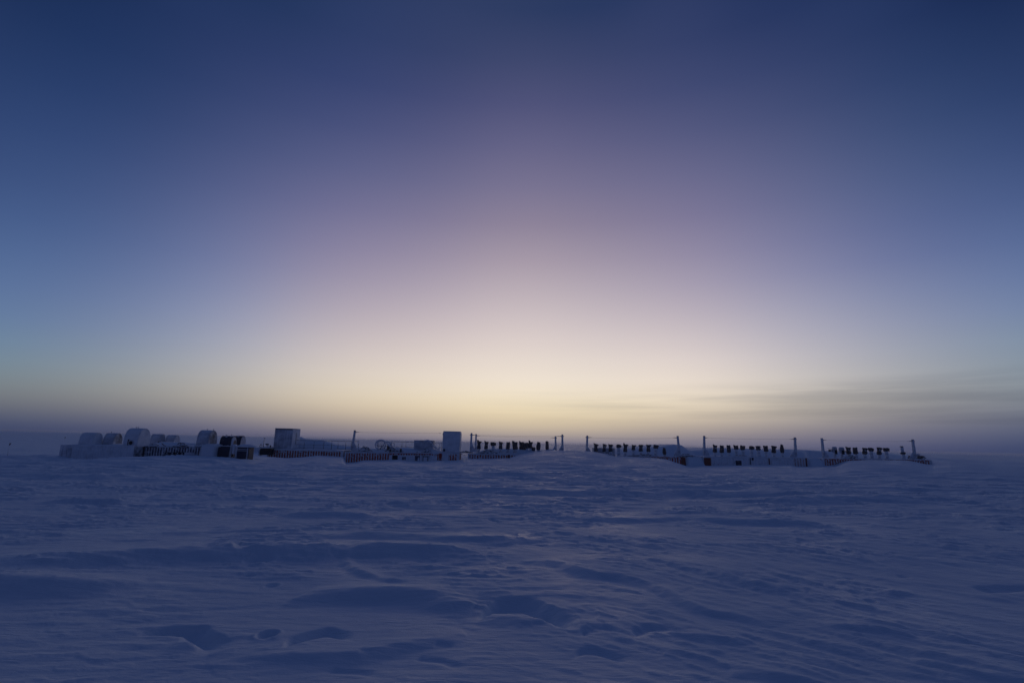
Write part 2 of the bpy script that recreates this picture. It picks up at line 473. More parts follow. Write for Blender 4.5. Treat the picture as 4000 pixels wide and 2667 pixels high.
rad = [1.3]
while rad[-1] < 66:
    rad.append(rad[-1] * 1.0052)
while rad[-1] < 2400:
    rad.append(rad[-1] * 1.035)
rad = np.array(rad)
ang = np.concatenate([np.linspace(-52, 52, 760), np.linspace(52, 308, 130)[1:-1]])
AN, RA = np.meshgrid(np.radians(ang), rad)
gx = (RA * np.sin(AN)).ravel(); gy = (RA * np.cos(AN)).ravel()
gz = ground_z(gx, gy)
far = sst(300, 1800, np.hypot(gx, gy))
gz = gz * (1 - far)
nr, na = len(rad), len(ang)
verts = np.stack([gx, gy, gz], 1)
centre = np.array([[0, 0, float(gz[:na].mean())]])
verts = np.concatenate([verts, centre])
i = np.arange(nr - 1)[:, None] * na; j = np.arange(na)[None, :]; j2 = (j + 1) % na
quads = np.stack([i + j, i + na + j, i + na + j2, i + j2], -1).reshape(-1, 4)[:, ::-1]
tris = np.stack([np.full(na, nr * na), j[0], j2[0]], 1)[:, ::-1]
me = bpy.data.meshes.new("snow_field")
me.vertices.add(len(verts)); me.vertices.foreach_set("co", verts.ravel().astype(np.float32))
loops = np.concatenate([quads.ravel(), tris.ravel()]).astype(np.int32)
me.loops.add(len(loops)); me.loops.foreach_set("vertex_index", loops)
starts = np.concatenate([np.arange(len(quads)) * 4, len(quads) * 4 + np.arange(len(tris)) * 3]).astype(np.int32)
me.polygons.add(len(starts)); me.polygons.foreach_set("loop_start", starts)
me.polygons.foreach_set("use_smooth", np.ones(len(starts), dtype=bool))
me.update(calc_edges=True); me.validate()
snow_ob = bpy.data.objects.new("snow_field", me)
COL.objects.link(snow_ob)
snow_ob['kind'] = 'structure'
hz = bpy.data.materials.new('haze')
hz.use_nodes = True
hn = hz.node_tree.nodes; hn.clear()
pv = hn.new('ShaderNodeVolumePrincipled'); ho = hn.new('ShaderNodeOutputMaterial')
pv.inputs['Color'].default_value = (.80, .80, .84, 1)
pv.inputs['Density'].default_value = 3e-4
pv.inputs['Anisotropy'].default_value = .55
hz.node_tree.links.new(pv.outputs[0], ho.inputs['Volume'])
bm = bmesh.new()
bmesh.ops.create_cube(bm, size=1.0)
lowest = float(gz.min()) - 1.0
for v in bm.verts:
    v.co = (v.co.x * 5200, v.co.y * 5200, lowest if v.co.z < 0 else 5.0)
hm = bpy.data.meshes.new('haze'); bm.to_mesh(hm); bm.free()
hm.materials.append(hz)
haze = bpy.data.objects.new('haze', hm)
COL.objects.link(haze)
haze['kind'] = 'stuff'
haze['label'] = 'thin ice haze lying over the plain'
snow_ob['label'] = 'wind carved blue snow plain with ridges and hollows'

def gz_at(x, y):
    return float(ground_z(np.array([x]), np.array([y]))[0])

# ------------------------------------------------------------------ materials
def principled(name):
    mt = bpy.data.materials.new(name)
    mt.use_nodes = True
    t = mt.node_tree
    return mt, t.nodes, t.links, t.nodes['Principled BSDF']

def snow_material(name, albedo=(.79, .86, .93), bump=.5, scale=1.0):
    mt, n, l, b = principled(name)
    geo = n.new('ShaderNodeNewGeometry')
    mp = n.new('ShaderNodeMapping')
    mp.inputs['Rotation'].default_value = (0, 0, R(-8))
    mp.inputs['Scale'].default_value = (4.5 * scale, 15 * scale, 15 * scale)
    l.new(geo.outputs['Position'], mp.inputs['Vector'])
    n1 = n.new('ShaderNodeTexNoise'); n1.inputs['Scale'].default_value = 1.0; n1.inputs['Detail'].default_value = 6; n1.inputs['Distortion'].default_value = .8
    l.new(mp.outputs[0], n1.inputs['Vector'])
    n2 = n.new('ShaderNodeTexNoise'); n2.inputs['Scale'].default_value = .45; n2.inputs['Detail'].default_value = 4
    l.new(geo.outputs['Position'], n2.inputs['Vector'])
    n3 = n.new('ShaderNodeTexNoise'); n3.inputs['Scale'].default_value = 45.0; n3.inputs['Detail'].default_value = 3
    l.new(geo.outputs['Position'], n3.inputs['Vector'])
    mp4 = n.new('ShaderNodeMapping'); mp4.inputs['Rotation'].default_value = (0, 0, R(14)); mp4.inputs['Scale'].default_value = (.9 * scale, 5.5 * scale, 5.5 * scale)
    l.new(geo.outputs['Position'], mp4.inputs['Vector'])
    n4 = n.new('ShaderNodeTexNoise'); n4.inputs['Scale'].default_value = 1.0; n4.inputs['Detail'].default_value = 5; n4.inputs['Distortion'].default_value = .6
    l.new(mp4.outputs[0], n4.inputs['Vector'])
    mr = n.new('ShaderNodeMapRange'); l.new(n2.outputs['Fac'], mr.inputs[0])
    mr.inputs[1].default_value = .35; mr.inputs[2].default_value = .65; mr.inputs[3].default_value = .42; mr.inputs[4].default_value = .72
    l.new(mr.outputs[0], b.inputs['Roughness'])
    rp = n.new('ShaderNodeMix'); rp.data_type = 'RGBA'
    l.new(n1.outputs['Fac'], rp.inputs[0])
    rp.inputs[6].default_value = (*[c * .93 for c in albedo], 1); rp.inputs[7].default_value = (*albedo, 1)
    l.new(rp.outputs[2], b.inputs['Base Color'])
    b.inputs['Specular IOR Level'].default_value = .04
    bp = n.new('ShaderNodeBump'); bp.inputs['Strength'].default_value = bump; bp.inputs['Distance'].default_value = .02
    ad = math_node(n, l, 'MULTIPLY_ADD', n3.outputs['Fac'], .22, n1.outputs['Fac'])
    ad = math_node(n, l, 'MULTIPLY_ADD', n4.outputs['Fac'], 1.1, ad)
    l.new(ad, bp.inputs['Height'])
    l.new(bp.outputs[0], b.inputs['Normal'])
    return mt

def frosted(name, color, frost=.5, rough=.6, top=.0, zlo=None, scale=3.0, metallic=0.0, white=(.80, .82, .86), soft=.09):
    """painted or bare surface with rime blown on to it; TOP adds snow on upward faces, ZLO=(z0,z1) makes the rime creep down from above"""
    mt, n, l, b = principled(name)
    tcn = n.new('ShaderNodeTexCoord')
    nz = n.new('ShaderNodeTexNoise'); nz.inputs['Scale'].default_value = scale; nz.inputs['Detail'].default_value = 5; nz.inputs['Roughness'].default_value = .6
    l.new(tcn.outputs['Object'], nz.inputs['Vector'])
    v = nz.outputs['Fac']
    if zlo:
        sp = n.new('ShaderNodeSeparateXYZ'); l.new(tcn.outputs['Object'], sp.inputs[0])
        mz = n.new('ShaderNodeMapRange'); l.new(sp.outputs[2], mz.inputs[0])
        mz.inputs[1].default_value = zlo[0]; mz.inputs[2].default_value = zlo[1]
        mz.inputs[3].default_value = -.12; mz.inputs[4].default_value = .14
        v = math_node(n, l, 'ADD', v, mz.outputs[0])
    if top:
        ge = n.new('ShaderNodeNewGeometry'); sn = n.new('ShaderNodeSeparateXYZ'); l.new(ge.outputs['Normal'], sn.inputs[0])
        v = math_node(n, l, 'MULTIPLY_ADD', math_node(n, l, 'MAXIMUM', sn.outputs[2], 0.0), top, v)
    mr = n.new('ShaderNodeMapRange'); mr.interpolation_type = 'SMOOTHSTEP'
    l.new(v, mr.inputs[0])
    c = 1 - frost
    mr.inputs[1].default_value = .22 + .56 * c - soft; mr.inputs[2].default_value = .22 + .56 * c + soft
    mx = n.new('ShaderNodeMix'); mx.data_type = 'RGBA'
    l.new(mr.outputs[0], mx.inputs[0])
    mx.inputs[6].default_value = (*color, 1); mx.inputs[7].default_value = (*white, 1)
    l.new(mx.outputs[2], b.inputs['Base Color'])
    b.inputs['Roughness'].default_value = rough
    b.inputs['Metallic'].default_value = metallic
    b.inputs['Specular IOR Level'].default_value = .3
    bp = n.new('ShaderNodeBump'); bp.inputs['Strength'].default_value = .35; bp.inputs['Distance'].default_value = .02
    l.new(nz.outputs['Fac'], bp.inputs['Height']); l.new(bp.outputs[0], b.inputs['Normal'])
    return mt

M = {}
M['snow'] = snow_material('snow')
snow_ob.data.materials.append(M['snow'])
M['cap'] = snow_material('packed_snow', (.80, .83, .88), .4, 2.0)
M['rime'] = frosted('rimed_panel', (.54, .56, .61), .66, .7, .2, None, 1.6, soft=.24)
M['rime_grey'] = frosted('grey_panel_with_rime', (.36, .37, .42), .45, .6, .2, None, 1.4, soft=.24)
M['rime_brown'] = frosted('brown_end_panel', (.15, .135, .14), .45, .7, .2, None, 2.0, soft=.24)
M['lilac'] = frosted('pale_end_panel', (.40, .40, .46), .55, .7, .2, None, 2.0, soft=.24)
M['navy'] = frosted('navy_panel', (.035, .04, .07), .12, .5, .25, None, 2.2)
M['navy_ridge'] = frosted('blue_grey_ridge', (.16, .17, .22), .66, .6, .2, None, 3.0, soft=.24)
M['red'] = frosted('red_container_paint', (.52, .10, .06), .20, .55, .1, (1.4, 2.6), 4.0)
M['red_dark'] = frosted('dull_red_brown_paint', (.44, .115, .075), .20, .6, .1, (1.2, 2.7), 4.0)
M['rust'] = frosted('rust_brown_plate', (.20, .055, .04), .14, .7, .15, None, 2.4)
M['ridge'] = frosted('frosted_ridge', (.36, .25, .23), .60, .65, .1, None, 5.0)
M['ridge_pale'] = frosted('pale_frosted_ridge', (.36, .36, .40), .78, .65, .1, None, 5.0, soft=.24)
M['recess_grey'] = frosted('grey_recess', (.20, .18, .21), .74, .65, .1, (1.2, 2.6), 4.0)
M['cloth'] = frosted('dark_cloth', (.105, .088, .086), .22, .9, .10, None, 9.0, white=(.30, .30, .34))
M['pipe'] = frosted('white_pipe', (.46, .48, .53), .60, .6, .1, None, 4.0)
M['post'] = frosted('frosted_steel_post', (.34, .36, .41), .56, .55, .1, None, 3.0, soft=.24)
M['steel'] = frosted('dark_steel', (.06, .06, .075), .25, .5, .25, None, 6.0, .3)
M['rail'] = frosted('rimed_rail', (.09, .085, .10), .30, .6, .3, None, 6.0)
M['cable'] = frosted('cable_sheath', (.085, .075, .08), .38, .7, .22, None, 5.0)
M['hose'] = frosted('rimed_hose', (.20, .20, .24), .62, .6, .2, None, 4.0)
M['wire'] = frosted('steel_wire', (.40, .37, .36), .3, .5, .0, None, 5.0, .4)
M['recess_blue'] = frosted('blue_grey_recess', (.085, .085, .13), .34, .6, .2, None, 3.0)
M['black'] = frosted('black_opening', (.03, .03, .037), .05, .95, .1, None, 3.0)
M['timber'] = frosted('weathered_timber', (.10, .075, .06), .35, .8, .35, None, 4.0)
M['sign'] = frosted('red_sign_board', (.42, .05, .035), .12, .5, .1, None, 5.0)
M['flag'] = frosted('dark_flag_cloth', (.16, .15, .18), .3, .9, .0, None, 8.0)
M['bamboo'] = frosted('marker_pole', (.26, .24, .26), .5, .7, .1, None, 8.0)

# ------------------------------------------------------------------ building helpers
class MB:
    """collects shapes for ONE mesh object"""
    def __init__(s):
        s.bm = bmesh.new()
    def face(s, vs, mi=0, smooth=False):
        try:
            f = s.bm.faces.new(vs)
        except ValueError:
            return
        f.material_index = mi
        f.smooth = smooth
    def box(s, x0, x1, y0, y1, z0, z1, mi=0, bev=0.0):
        c = [s.bm.verts.new((x, y, z)) for z in (z0, z1) for y in (y0, y1) for x in (x0, x1)]
        fs = []
        for q in ((0, 2, 3, 1), (4, 5, 7, 6), (0, 1, 5, 4), (1, 3, 7, 5), (3, 2, 6, 7), (2, 0, 4, 6)):
            f = s.bm.faces.new([c[k] for k in q]); f.material_index = mi; fs.append(f)
        if bev > 0:
            es = list({e for f in fs for e in f.edges})
            bmesh.ops.bevel(s.bm, geom=es, offset=bev, segments=2, affect='EDGES', profile=.5)
        return s
    def loft(s, rings, mi=0, caps=True, smooth=True, closed=True):
        vr = [[s.bm.verts.new(p) for p in r] for r in rings]
        n = len(vr[0])
        for a, b in zip(vr[:-1], vr[1:]):
            for k in range(n if closed else n - 1):
                s.face([a[k], a[(k + 1) % n], b[(k + 1) % n], b[k]], mi, smooth)
        if caps:
            s.face(vr[0][::-1], mi); s.face(vr[-1], mi)
        return s
    def tube(s, pts, r, seg=6, mi=0):
        pts = [Vector(p) for p in pts]
        rings = []
        for i, p in enumerate(pts):
            t = (pts[min(i + 1, len(pts) - 1)] - pts[max(i - 1, 0)]).normalized()
            ref = Vector((0, 0, 1)) if abs(t.z) < .9 else Vector((0, 1, 0))
            a = t.cross(ref).normalized(); b = t.cross(a).normalized()
            rr = r[i] if isinstance(r, (list, tuple)) else r
            rings.append([p + a * rr * math.cos(2 * math.pi * k / seg) + b * rr * math.sin(2 * math.pi * k / seg) for k in range(seg)])
        return s.loft(rings, mi)
    def prism(s, poly, y0, y1, mi=0):
        """polygon in (x, z) with a thickness along y"""
        a = [s.bm.verts.new((x, y0, z)) for x, z in poly]
        b = [s.bm.verts.new((x, y1, z)) for x, z in poly]
        s.face(a, mi); s.face(b[::-1], mi)
        n = len(poly)
        for k in range(n):
            s.face([a[(k + 1) % n], a[k], b[k], b[(k + 1) % n]], mi)
        return s
    def build(s, name, mats, parent=None, loc=None, rot=None):
        bmesh.ops.recalc_face_normals(s.bm, faces=s.bm.faces[:])
        me = bpy.data.meshes.new(name)
        s.bm.to_mesh(me); s.bm.free()
        for mt in (mats if isinstance(mats, (list, tuple)) else [mats]):
            me.materials.append(M[mt])
        o = bpy.data.objects.new(name, me)
        COL.objects.link(o)
        if parent is not None:
            o.parent = parent
        if loc is not None:
            o.location = loc
        if rot is not None:
            o.rotation_euler = rot
        return o

def tag(o, label, cat, group=None):
    o['label'] = label; o['category'] = cat
    if group:
        o['group'] = group
    return o

def thing(name, label, cat, loc, group=None, rot=(0, 0, 0)):
    o = bpy.data.objects.new(name, None)
    o.empty_display_size = .2
    COL.objects.link(o)
    o.location = loc; o.rotation_euler = rot
    return tag(o, label, cat, group)

ORD = ['first', 'second', 'third', 'fourth', 'fifth', 'sixth', 'seventh', 'eighth', 'ninth', 'tenth', 'eleventh', 'twelfth', 'thirteenth', 'fourteenth']

# ------------------------------------------------------------------ shipping containers, sunk into the snow
CH, CD = 2.59, 2.44
def corrugated(L, pitch, depth, top, x0=None, x1=None):
    """one container shell: trapezoid corrugation on every side; material 0 outer ridges, 1 recesses, 2 roof"""
    mb = MB()
    def wall(ax, ay, bx, by, nx, ny):
        ln = math.hypot(bx - ax, by - ay)
        ux, uy = (bx - ax) / ln, (by - ay) / ln
        n = max(1, round(ln / pitch)); p = ln / n
        out = []
        for k in range(n):
            for f, d in ((0, 0), (.42, 0), (.54, depth), (.88, depth)):
                t = (k + f) * p
                out.append((ax + ux * t - nx * d, ay + uy * t - ny * d, 0 if d == 0 else 1))
        return out
    e = .012
    per = wall(0, 0, L, 0, 0, -1) + wall(L, 0, L, CD, 1, 0) + wall(L, CD, 0, CD, 0, 1) + wall(0, CD, 0, 0, -1, 0)
    zs = [.16, CH - .10]
    lo = [mb.bm.verts.new((x - L / 2, y, zs[0])) for x, y, m_ in per]
    hi = [mb.bm.verts.new((x - L / 2, y, zs[1])) for x, y, m_ in per]
    n = len(per)
    for k in range(n):
        k2 = (k + 1) % n
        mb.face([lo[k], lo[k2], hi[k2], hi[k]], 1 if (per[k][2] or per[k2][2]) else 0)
    return mb

def container(pxl, pyl, pxr, pyr, Y, label, ridge, recess, frame, name='shipping_container', depth=.045, pitch=.285, cap=True, rail=None):
    A, B = at(pxl, pyl, Y), at(pxr, pyr, Y)
    Lc = (B - A).length
    mid = (A + B) / 2
    tilt = -math.atan2(B.z - A.z, B.x - A.x)
    t = thing(name, label, 'shipping container', (mid.x, Y, mid.z - CH), None, (0, tilt, 0))
    body = corrugated(Lc, pitch, depth, CH).build('body', [ridge, recess], t)
    h = Lc / 2
    pr = .018
    for nm, z0, z1 in (('top_rail', CH - .10, CH), ('bottom_rail', 0, .16)):
        mb = MB()
        mb.box(-h + .16, h - .16, -pr, .05, z0, z1)
        mb.build(nm, rail or frame, t)
    for x0, x1, y0, y1 in ((-h - pr, -h + .16, -pr * 1.5, .15), (h - .16, h + pr, -pr * 1.5, .15), (-h - pr, -h + .16, CD - .15, CD + pr), (h - .16, h + pr, CD - .15, CD + pr)):
        MB().box(x0, x1, y0, y1, 0, CH + .012).build('corner_post', frame, t)
    MB().box(-h + .04, h - .04, .051, CD - .02, CH - .06, CH - .008).build('roof', frame, t)
    if cap:
        # wind packed snow lying on the roof, thicker in places
        mb = MB()
        nx, ny = max(8, int(Lc / .25)), 8
        rows = []
        for j in range(ny + 1):
            row = []
            for i in range(nx + 1):
                u, v = i / nx, j / ny
                x = -h + .06 + u * (Lc - .12); y = .04 + v * (CD - .08)
                e = min(1, 6 * min(u, 1 - u) * Lc / 6, 5 * min(v, 1 - v) * 2)
                g = float(noise(np.array([x * .8 + mid.x]), np.array([y * .8]), 41)[0])
                row.append(mb.bm.verts.new((x, y, CH - .004 + .005 + max(0, e) * (.05 + .07 * max(0, g + .25)))))
            rows.append(row)
        for j in range(ny):
            for i in range(nx):
                mb.face([rows[j][i], rows[j][i + 1], rows[j + 1][i + 1], rows[j + 1][i]], 0, True)
        rim = [rows[0][i] for i in range(nx + 1)] + [rows[j][nx] for j in range(1, ny + 1)] + [rows[ny][i] for i in range(nx - 1, -1, -1)] + [rows[j][0] for j in range(ny - 1, 0, -1)]
        low = [mb.bm.verts.new((v.co.x, v.co.y, CH - .006)) for v in rim]
        for k in range(len(rim)):
            k2 = (k + 1) % len(rim)
            mb.face([low[k], low[k2], rim[k2], rim[k]])
        mb.build('snow_cap', 'cap', t)
    t['len'] = Lc
    return t

def local_x(t, px, py):
    """x along a container's front for a photo column, z above its floor for a row"""
    p = at(px, py, t.location.y)
    return p.x - t.location.x, p.z - t.location.z

def panel(t, px0, py0, px1, py1, name, mat, proud=.05, thick=.05):
    x0, z1 = local_x(t, px0, py0); x1, z0 = local_x(t, px1, py1)
    return MB().box(x0, x1, -proud, -proud + thick, z0, z1).build(name, mat, t)

YC = 57.0
c_snowy = container(241, 1737, 523, 1740, 42.2, 'snow plastered container at the far end of the camp, its corrugation almost hidden', 'rime', 'rime', 'rime', cap=True, depth=.03, pitch=.22)
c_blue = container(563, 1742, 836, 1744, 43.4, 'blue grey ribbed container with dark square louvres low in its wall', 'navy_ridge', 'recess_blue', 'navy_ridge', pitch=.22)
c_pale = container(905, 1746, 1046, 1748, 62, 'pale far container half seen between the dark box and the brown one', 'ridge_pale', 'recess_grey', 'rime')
c_brown = container(1047, 1754, 1341, 1760, 57.3, 'brown and white ribbed container under the tall grey hut', 'ridge', 'red_dark', 'rime')
c_red = container(1349, 1765, 1795, 1770, YC, 'red and white ribbed container carrying cable heaps and the white cabin', 'ridge', 'red', 'rime', rail='rime')
c_drift = container(1829, 1772, 2200, 1777, YC + .3, 'drifted container with a short ribbed end showing under the first pipe row', 'ridge_pale', 'red_dark', 'rime')
c_mound = container(2262, 1781, 2682, 1785, YC + .2, 'buried container whose red ribbed end emerges from a smooth snow slope', 'ridge', 'red', 'rime', rail='red_dark')
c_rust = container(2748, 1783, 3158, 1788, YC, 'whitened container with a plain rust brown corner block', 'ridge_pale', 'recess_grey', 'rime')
c_right = container(3215, 1791, 3640, 1797, YC, 'mostly buried container with fine red brown ribs at one corner', 'ridge', 'red_dark', 'rime', rail='red_dark')

# things fixed to the container walls
for x0, x1 in ((282 + 365, 665), (669, 684), (689, 704), (707, 721)):
    p = panel(c_blue, x0, 1766, x1, 1787, 'louvre', 'black', .07, .03)
    lx, lz = local_x(c_blue, x0, 1776)
    w = (x1 - x0) / 46.0
    MB().box(lx + .06, lx + w * .8, -.085, -.071, lz - .02, lz + .05).build('slat', 'navy_ridge', p)
    MB().box(lx + .10, lx + w * .62, -.085, -.071, lz + .12, lz + .17).build('slat', 'navy_ridge', p)
panel(c_blue, 636, 1762, 727, 1764.5, 'louvre_frame', 'navy', .075, .045)
panel(c_blue, 724, 1766, 760, 1788, 'vent_cover', 'rime_grey', .07, .06)
for x0, x1 in ((255, 259), (271, 277)):
    panel(c_snowy, x0, 1748, x1, 1783, 'door_bar', 'rime_grey', .05, .04)
hs = c_snowy['len'] / 2
MB().box(hs + .02, hs + .05, .12, CD - .12, .2, CH - .08).build('end_door', 'rime_brown', c_snowy)
panel(c_blue, 549, 1742, 561, 1800, 'gap_shade_strip', 'black', .10, .30)  # black strip added as painted shade of the gap between the two containers
panel(c_red, 1521, 1775.5, 1708, 1808, 'wall_panel', 'ridge_pale', .047, .043)
panel(c_red, 1729, 1772, 1752, 1806, 'wall_panel', 'rime', .047, .043)
panel(c_red, 1521, 1769, 1686, 1774.5, 'red_beam', 'sign', .05, .045)
for x0, y0, x1, y1, nm, mt in ((1534, 1777, 1554, 1799, 'hatch', 'black'), (1572, 1784, 1586, 1802, 'hatch', 'recess_blue'), (1622, 1780, 1641, 1803, 'hatch', 'recess_blue'),
                               (1716, 1772, 1726, 1791, 'sign_board', 'sign'), (1716, 1796, 1726, 1798.5, 'sign_board', 'sign')):
    panel(c_red, x0, y0, x1, y1, nm, mt, .056, .05)
fr = panel(c_red, 1648, 1778, 1679, 1806, 'door_frame', 'rime_grey', .056, .05)
lx, lz = local_x(c_red, 1652, 1806); lx1, lz1 = local_x(c_red, 1674, 1783)
MB().box(lx, lx1, -.075, -.058, lz, lz1).build('door', 'black', fr)
MB().box(lx + .07, lx1 - .07, -.09, -.077, lz, lz1 - .08).build('door_panel', 'rime', fr)
panel(c_drift, 1985, 1775, 1992, 1792, 'sign_board', 'rust', .05, .045)
panel(c_drift, 1836, 1774, 1968, 1776.5, 'ledge', 'red_dark', .05, .045)
panel(c_rust, 2750, 1785, 2778, 1822, 'corner_block', 'rust', .07, .065)
for x0, y0, x1, y1, nm, mt in ((2867, 1791, 2905, 1820, 'door_frame', 'recess_grey'), (2930, 1787, 2934, 1815, 'door_bar', 'navy'), (2937, 1787, 2944, 1797, 'door_bar', 'navy'),
                               (3003, 1790, 3008, 1814, 'door_bar', 'rust'), (3014, 1798, 3042, 1816, 'hatch', 'recess_grey')):
    panel(c_rust, x0, y0, x1, y1, nm, mt, .056, .05)
panel(c_rust, 2873, 1797, 2897, 1820, 'door', 'navy', .075, .017)
for x0 in (3105, 3116, 3127, 3138):
    panel(c_rust, x0, 1792, x0 + 3.5, 1824, 'red_stripe', 'red_dark', .054, .05)
panel(c_rust, 3147, 1791, 3154, 1824, 'red_stripe', 'rust', .054, .05)
for k in range(4):
    panel(c_mound, 2662 + k * 0, 1789, 2680, 1823, 'end_plate', 'rust', .05, .045) if k == 0 else None

# dark generator box with its end facing the camera, standing beside the snow block
A = at(829, 1744, 43.6); B = at(913, 1742, 43.6)
t = thing('dark_container', 'dark navy container with a plain flat front board between snow block and steel post', 'shipping container', ((A.x + B.x) / 2, 43.6, A.z - CH))
w = (B.x - A.x) / 2
MB().box(-w, w, .02, CD, 0, CH, 0, .03).build('body', 'navy', t)
MB().box(-w + .72, w - .12, -.06, .0, .3, CH - .02 + .08).build('front_board', 'navy', t)
MB().box(-w + .30, -w + .40, -.03, .0, .3, CH - .1).build('door_bar', 'steel', t)
MB().box(-w + .10, w - .05, .10, CD - .1, CH + .005, CH + .10, 0, .04).build('snow_cap', 'cap', t)
A = at(909, 1712, 43.4)
pz = at(909, 1800, 43.4).z
t = thing('guide_post', 'pale leaning steel post wrapped in rime beside the dark board', 'post', (A.x, 43.4, pz))
MB().tube([(-.08, 0, -.3), (-.03, 0, .8), (.03, 0, A.z - pz)], .085, 8).build('mast', 'rime_grey', t)
MB().box(-.22, .20, -.12, .12, .18, .30, 0, .03).build('foot_plate', 'rime_grey', t)
MB().box(.07, .34, -.05, .25, .55, 1.35, 0, .06).build('rime_crust', 'cap', t)

A = at(924, 1746, 43.0); B = at(975, 1747, 43.0)
t = thing('equipment_box', 'black steel equipment box with pale horizontal bars and a snow covered lid', 'equipment box', ((A.x + B.x) / 2, 43.0, A.z - 1.35))
w = (B.x - A.x) / 2
MB().box(-w, w, 0, .8, 0, 1.35, 0, .02).build('body', 'navy', t)
MB().box(-w - .02, -w + .10, -.05, .05, 0, 1.33).build('frame_post', 'rime_grey', t)
MB().box(w - .16, w - .08, -.05, .05, .1, 1.30).build('frame_post', 'rime_grey', t)
MB().box(w - .06, w + .02, -.05, .05, 0, 1.33).build('frame_post', 'steel', t)
for z in (1.17, 1.06):
    MB().box(-w + .12, w - .18, -.04, .0, z, z + .05).build('cross_bar', 'rime_grey', t)
mb = MB()
rings = []
for k in range(13):
    u = -w - .25 + k / 12 * (2 * w + .65)
    hgt = .06 + .20 * math.sin(math.pi * min(1, max(0, k / 12))) ** .7
    rings.append([(u, .0, 1.355), (u, .15, 1.355 + hgt * .8), (u, .4, 1.355 + hgt), (u, .75, 1.355 + hgt * .7), (u, .95, 1.355)])
mb.loft(rings).build('snow_cap', 'cap', t)

# big wind packed block of snow in front of the blue grey container
A = at(776, 1792, 42.9); B = at(829, 1732, 42.9)
t_z = A.z
rings = []
for k, (px0, px1, py) in enumerate(((772, 831, 1800), (776, 829, 1785), (780, 831, 1765), (782, 834, 1748), (785, 836, 1738), (795, 831, 1733))):
    p0, p1 = at(px0, py, 42.9), at(px1, py, 42.9)
    r = .12
    d0, d1 = (0, 1.3) if k < 5 else (.3, 1.0)
    rings.append([(p0.x, 42.9 + d0 + r, p0.z), (p0.x + r, 42.9 + d0, p0.z), (p1.x - r, 42.9 + d0, p1.z - .02), (p1.x, 42.9 + d0 + r, p1.z - .02), (p1.x, 42.9 + d1, p1.z), (p0.x, 42.9 + d1, p0.z)])
o = MB().loft(rings).build('snow_block', 'cap')
tag(o, 'smooth upright block of packed snow against the blue grey container', 'snow block')

# ------------------------------------------------------------------ arched wind hoods on the left-hand containers
def hood(pxl, pxf, pxr, pyt, pyb, Y, label, skin, face, door=None, pins=()):
    A, F = at(pxl, pyb, Y), at(pxf, pyb, Y)
    Lh = F.x - A.x
    a = at(pxr, pyb, 1.0).x
    Wd = max(.7, F.x / a - Y)
    top = at((pxl + pxf) / 2, pyt, Y + Wd / 2).z
    base = min(A.z, F.z)
    H = top - base
    t = thing('wind_hood', label, 'wind hood', (A.x, Y, base), 'arched hoods standing on the containers')
    prof = []
    n = 22
    for k in range(n + 1):
        th = math.pi * k / n
        c, s_ = math.cos(th), math.sin(th)
        y = Wd / 2 - Wd / 2 * math.copysign(abs(c) ** .85, c)
        z = H * abs(s_) ** .62
        prof.append((y, z))
    xs = [0, .03, Lh * .5, Lh - .03, Lh]
    rings = []
    for i, x in enumerate(xs):
        sh = .985 if i in (0, 4) else 1.0
        rings.append([(x, Wd / 2 + (y - Wd / 2) * sh, z * sh) for y, z in prof])
    MB().loft(rings, 0, True, True, True).build('shell', skin, t)
    ins = .90
    mb = MB()
    pr = [(Wd / 2 + (y - Wd / 2) * ins, z * ins + .02) for y, z in prof]
    mb.loft([[(Lh + .004, y, z) for y, z in pr], [(Lh + .03, y, z) for y, z in pr]], 0, True, False).build('end_panel', face, t)
    # the rolled rim round the end
    mb = MB()
    mb.tube([(Lh, Wd / 2 + (y - Wd / 2) * .97, z * .97) for y, z in prof], .03, 6).build('rim', skin, t)
    if door == 'side':
        mb = MB(); mb.loft([[(Lh * .62, -.005, .03), (Lh * .90, -.005, .03), (Lh * .90, .12, H * .66), (Lh * .80, .20, H * .74), (Lh * .66, .12, H * .62)],
                            [(Lh * .62, .3, .03), (Lh * .90, .3, .03), (Lh * .90, .3, H * .66), (Lh * .80, .3, H * .74), (Lh * .66, .3, H * .62)]], 0, True, False).build('opening', 'black', t)
    if door == 'round':
        mb = MB(); mb.tube([(Lh * .60, -.05, H * .25), (Lh * .60, .30, H * .25)], .24, 16).build('round_door', 'rime_grey', t)
        mb = MB(); mb.tube([(Lh * .60, -.065, H * .25), (Lh * .60, -.051, H * .25)], .15, 14).build('opening', 'black', t)
        MB().box(Lh * .36, Lh * .42, -.06, .10, 0, H * .42).build('door_bar', 'navy', t)
    if door == 'front':
        y0, y1 = Wd * .42, Wd * .85
        mb = MB(); mb.loft([[(Lh + .032, y0, .02), (Lh + .032, y1, .02), (Lh + .032, y1, H * .5), (Lh + .032, (y0 + y1) / 2, H * .66), (Lh + .032, y0, H * .5)],
                            [(Lh + .05, y0, .02), (Lh + .05, y1, .02), (Lh + .05, y1, H * .5), (Lh + .05, (y0 + y1) / 2, H * .66), (Lh + .05, y0, H * .5)]], 0, True, False).build('opening', 'navy', t)
    for u in pins:
        mb = MB(); mb.tube([(Lh * u, Wd / 2, H - .04), (Lh * u, Wd / 2, H + .13)], .022, 6).build('lifting_pin', 'steel', t)
    return t

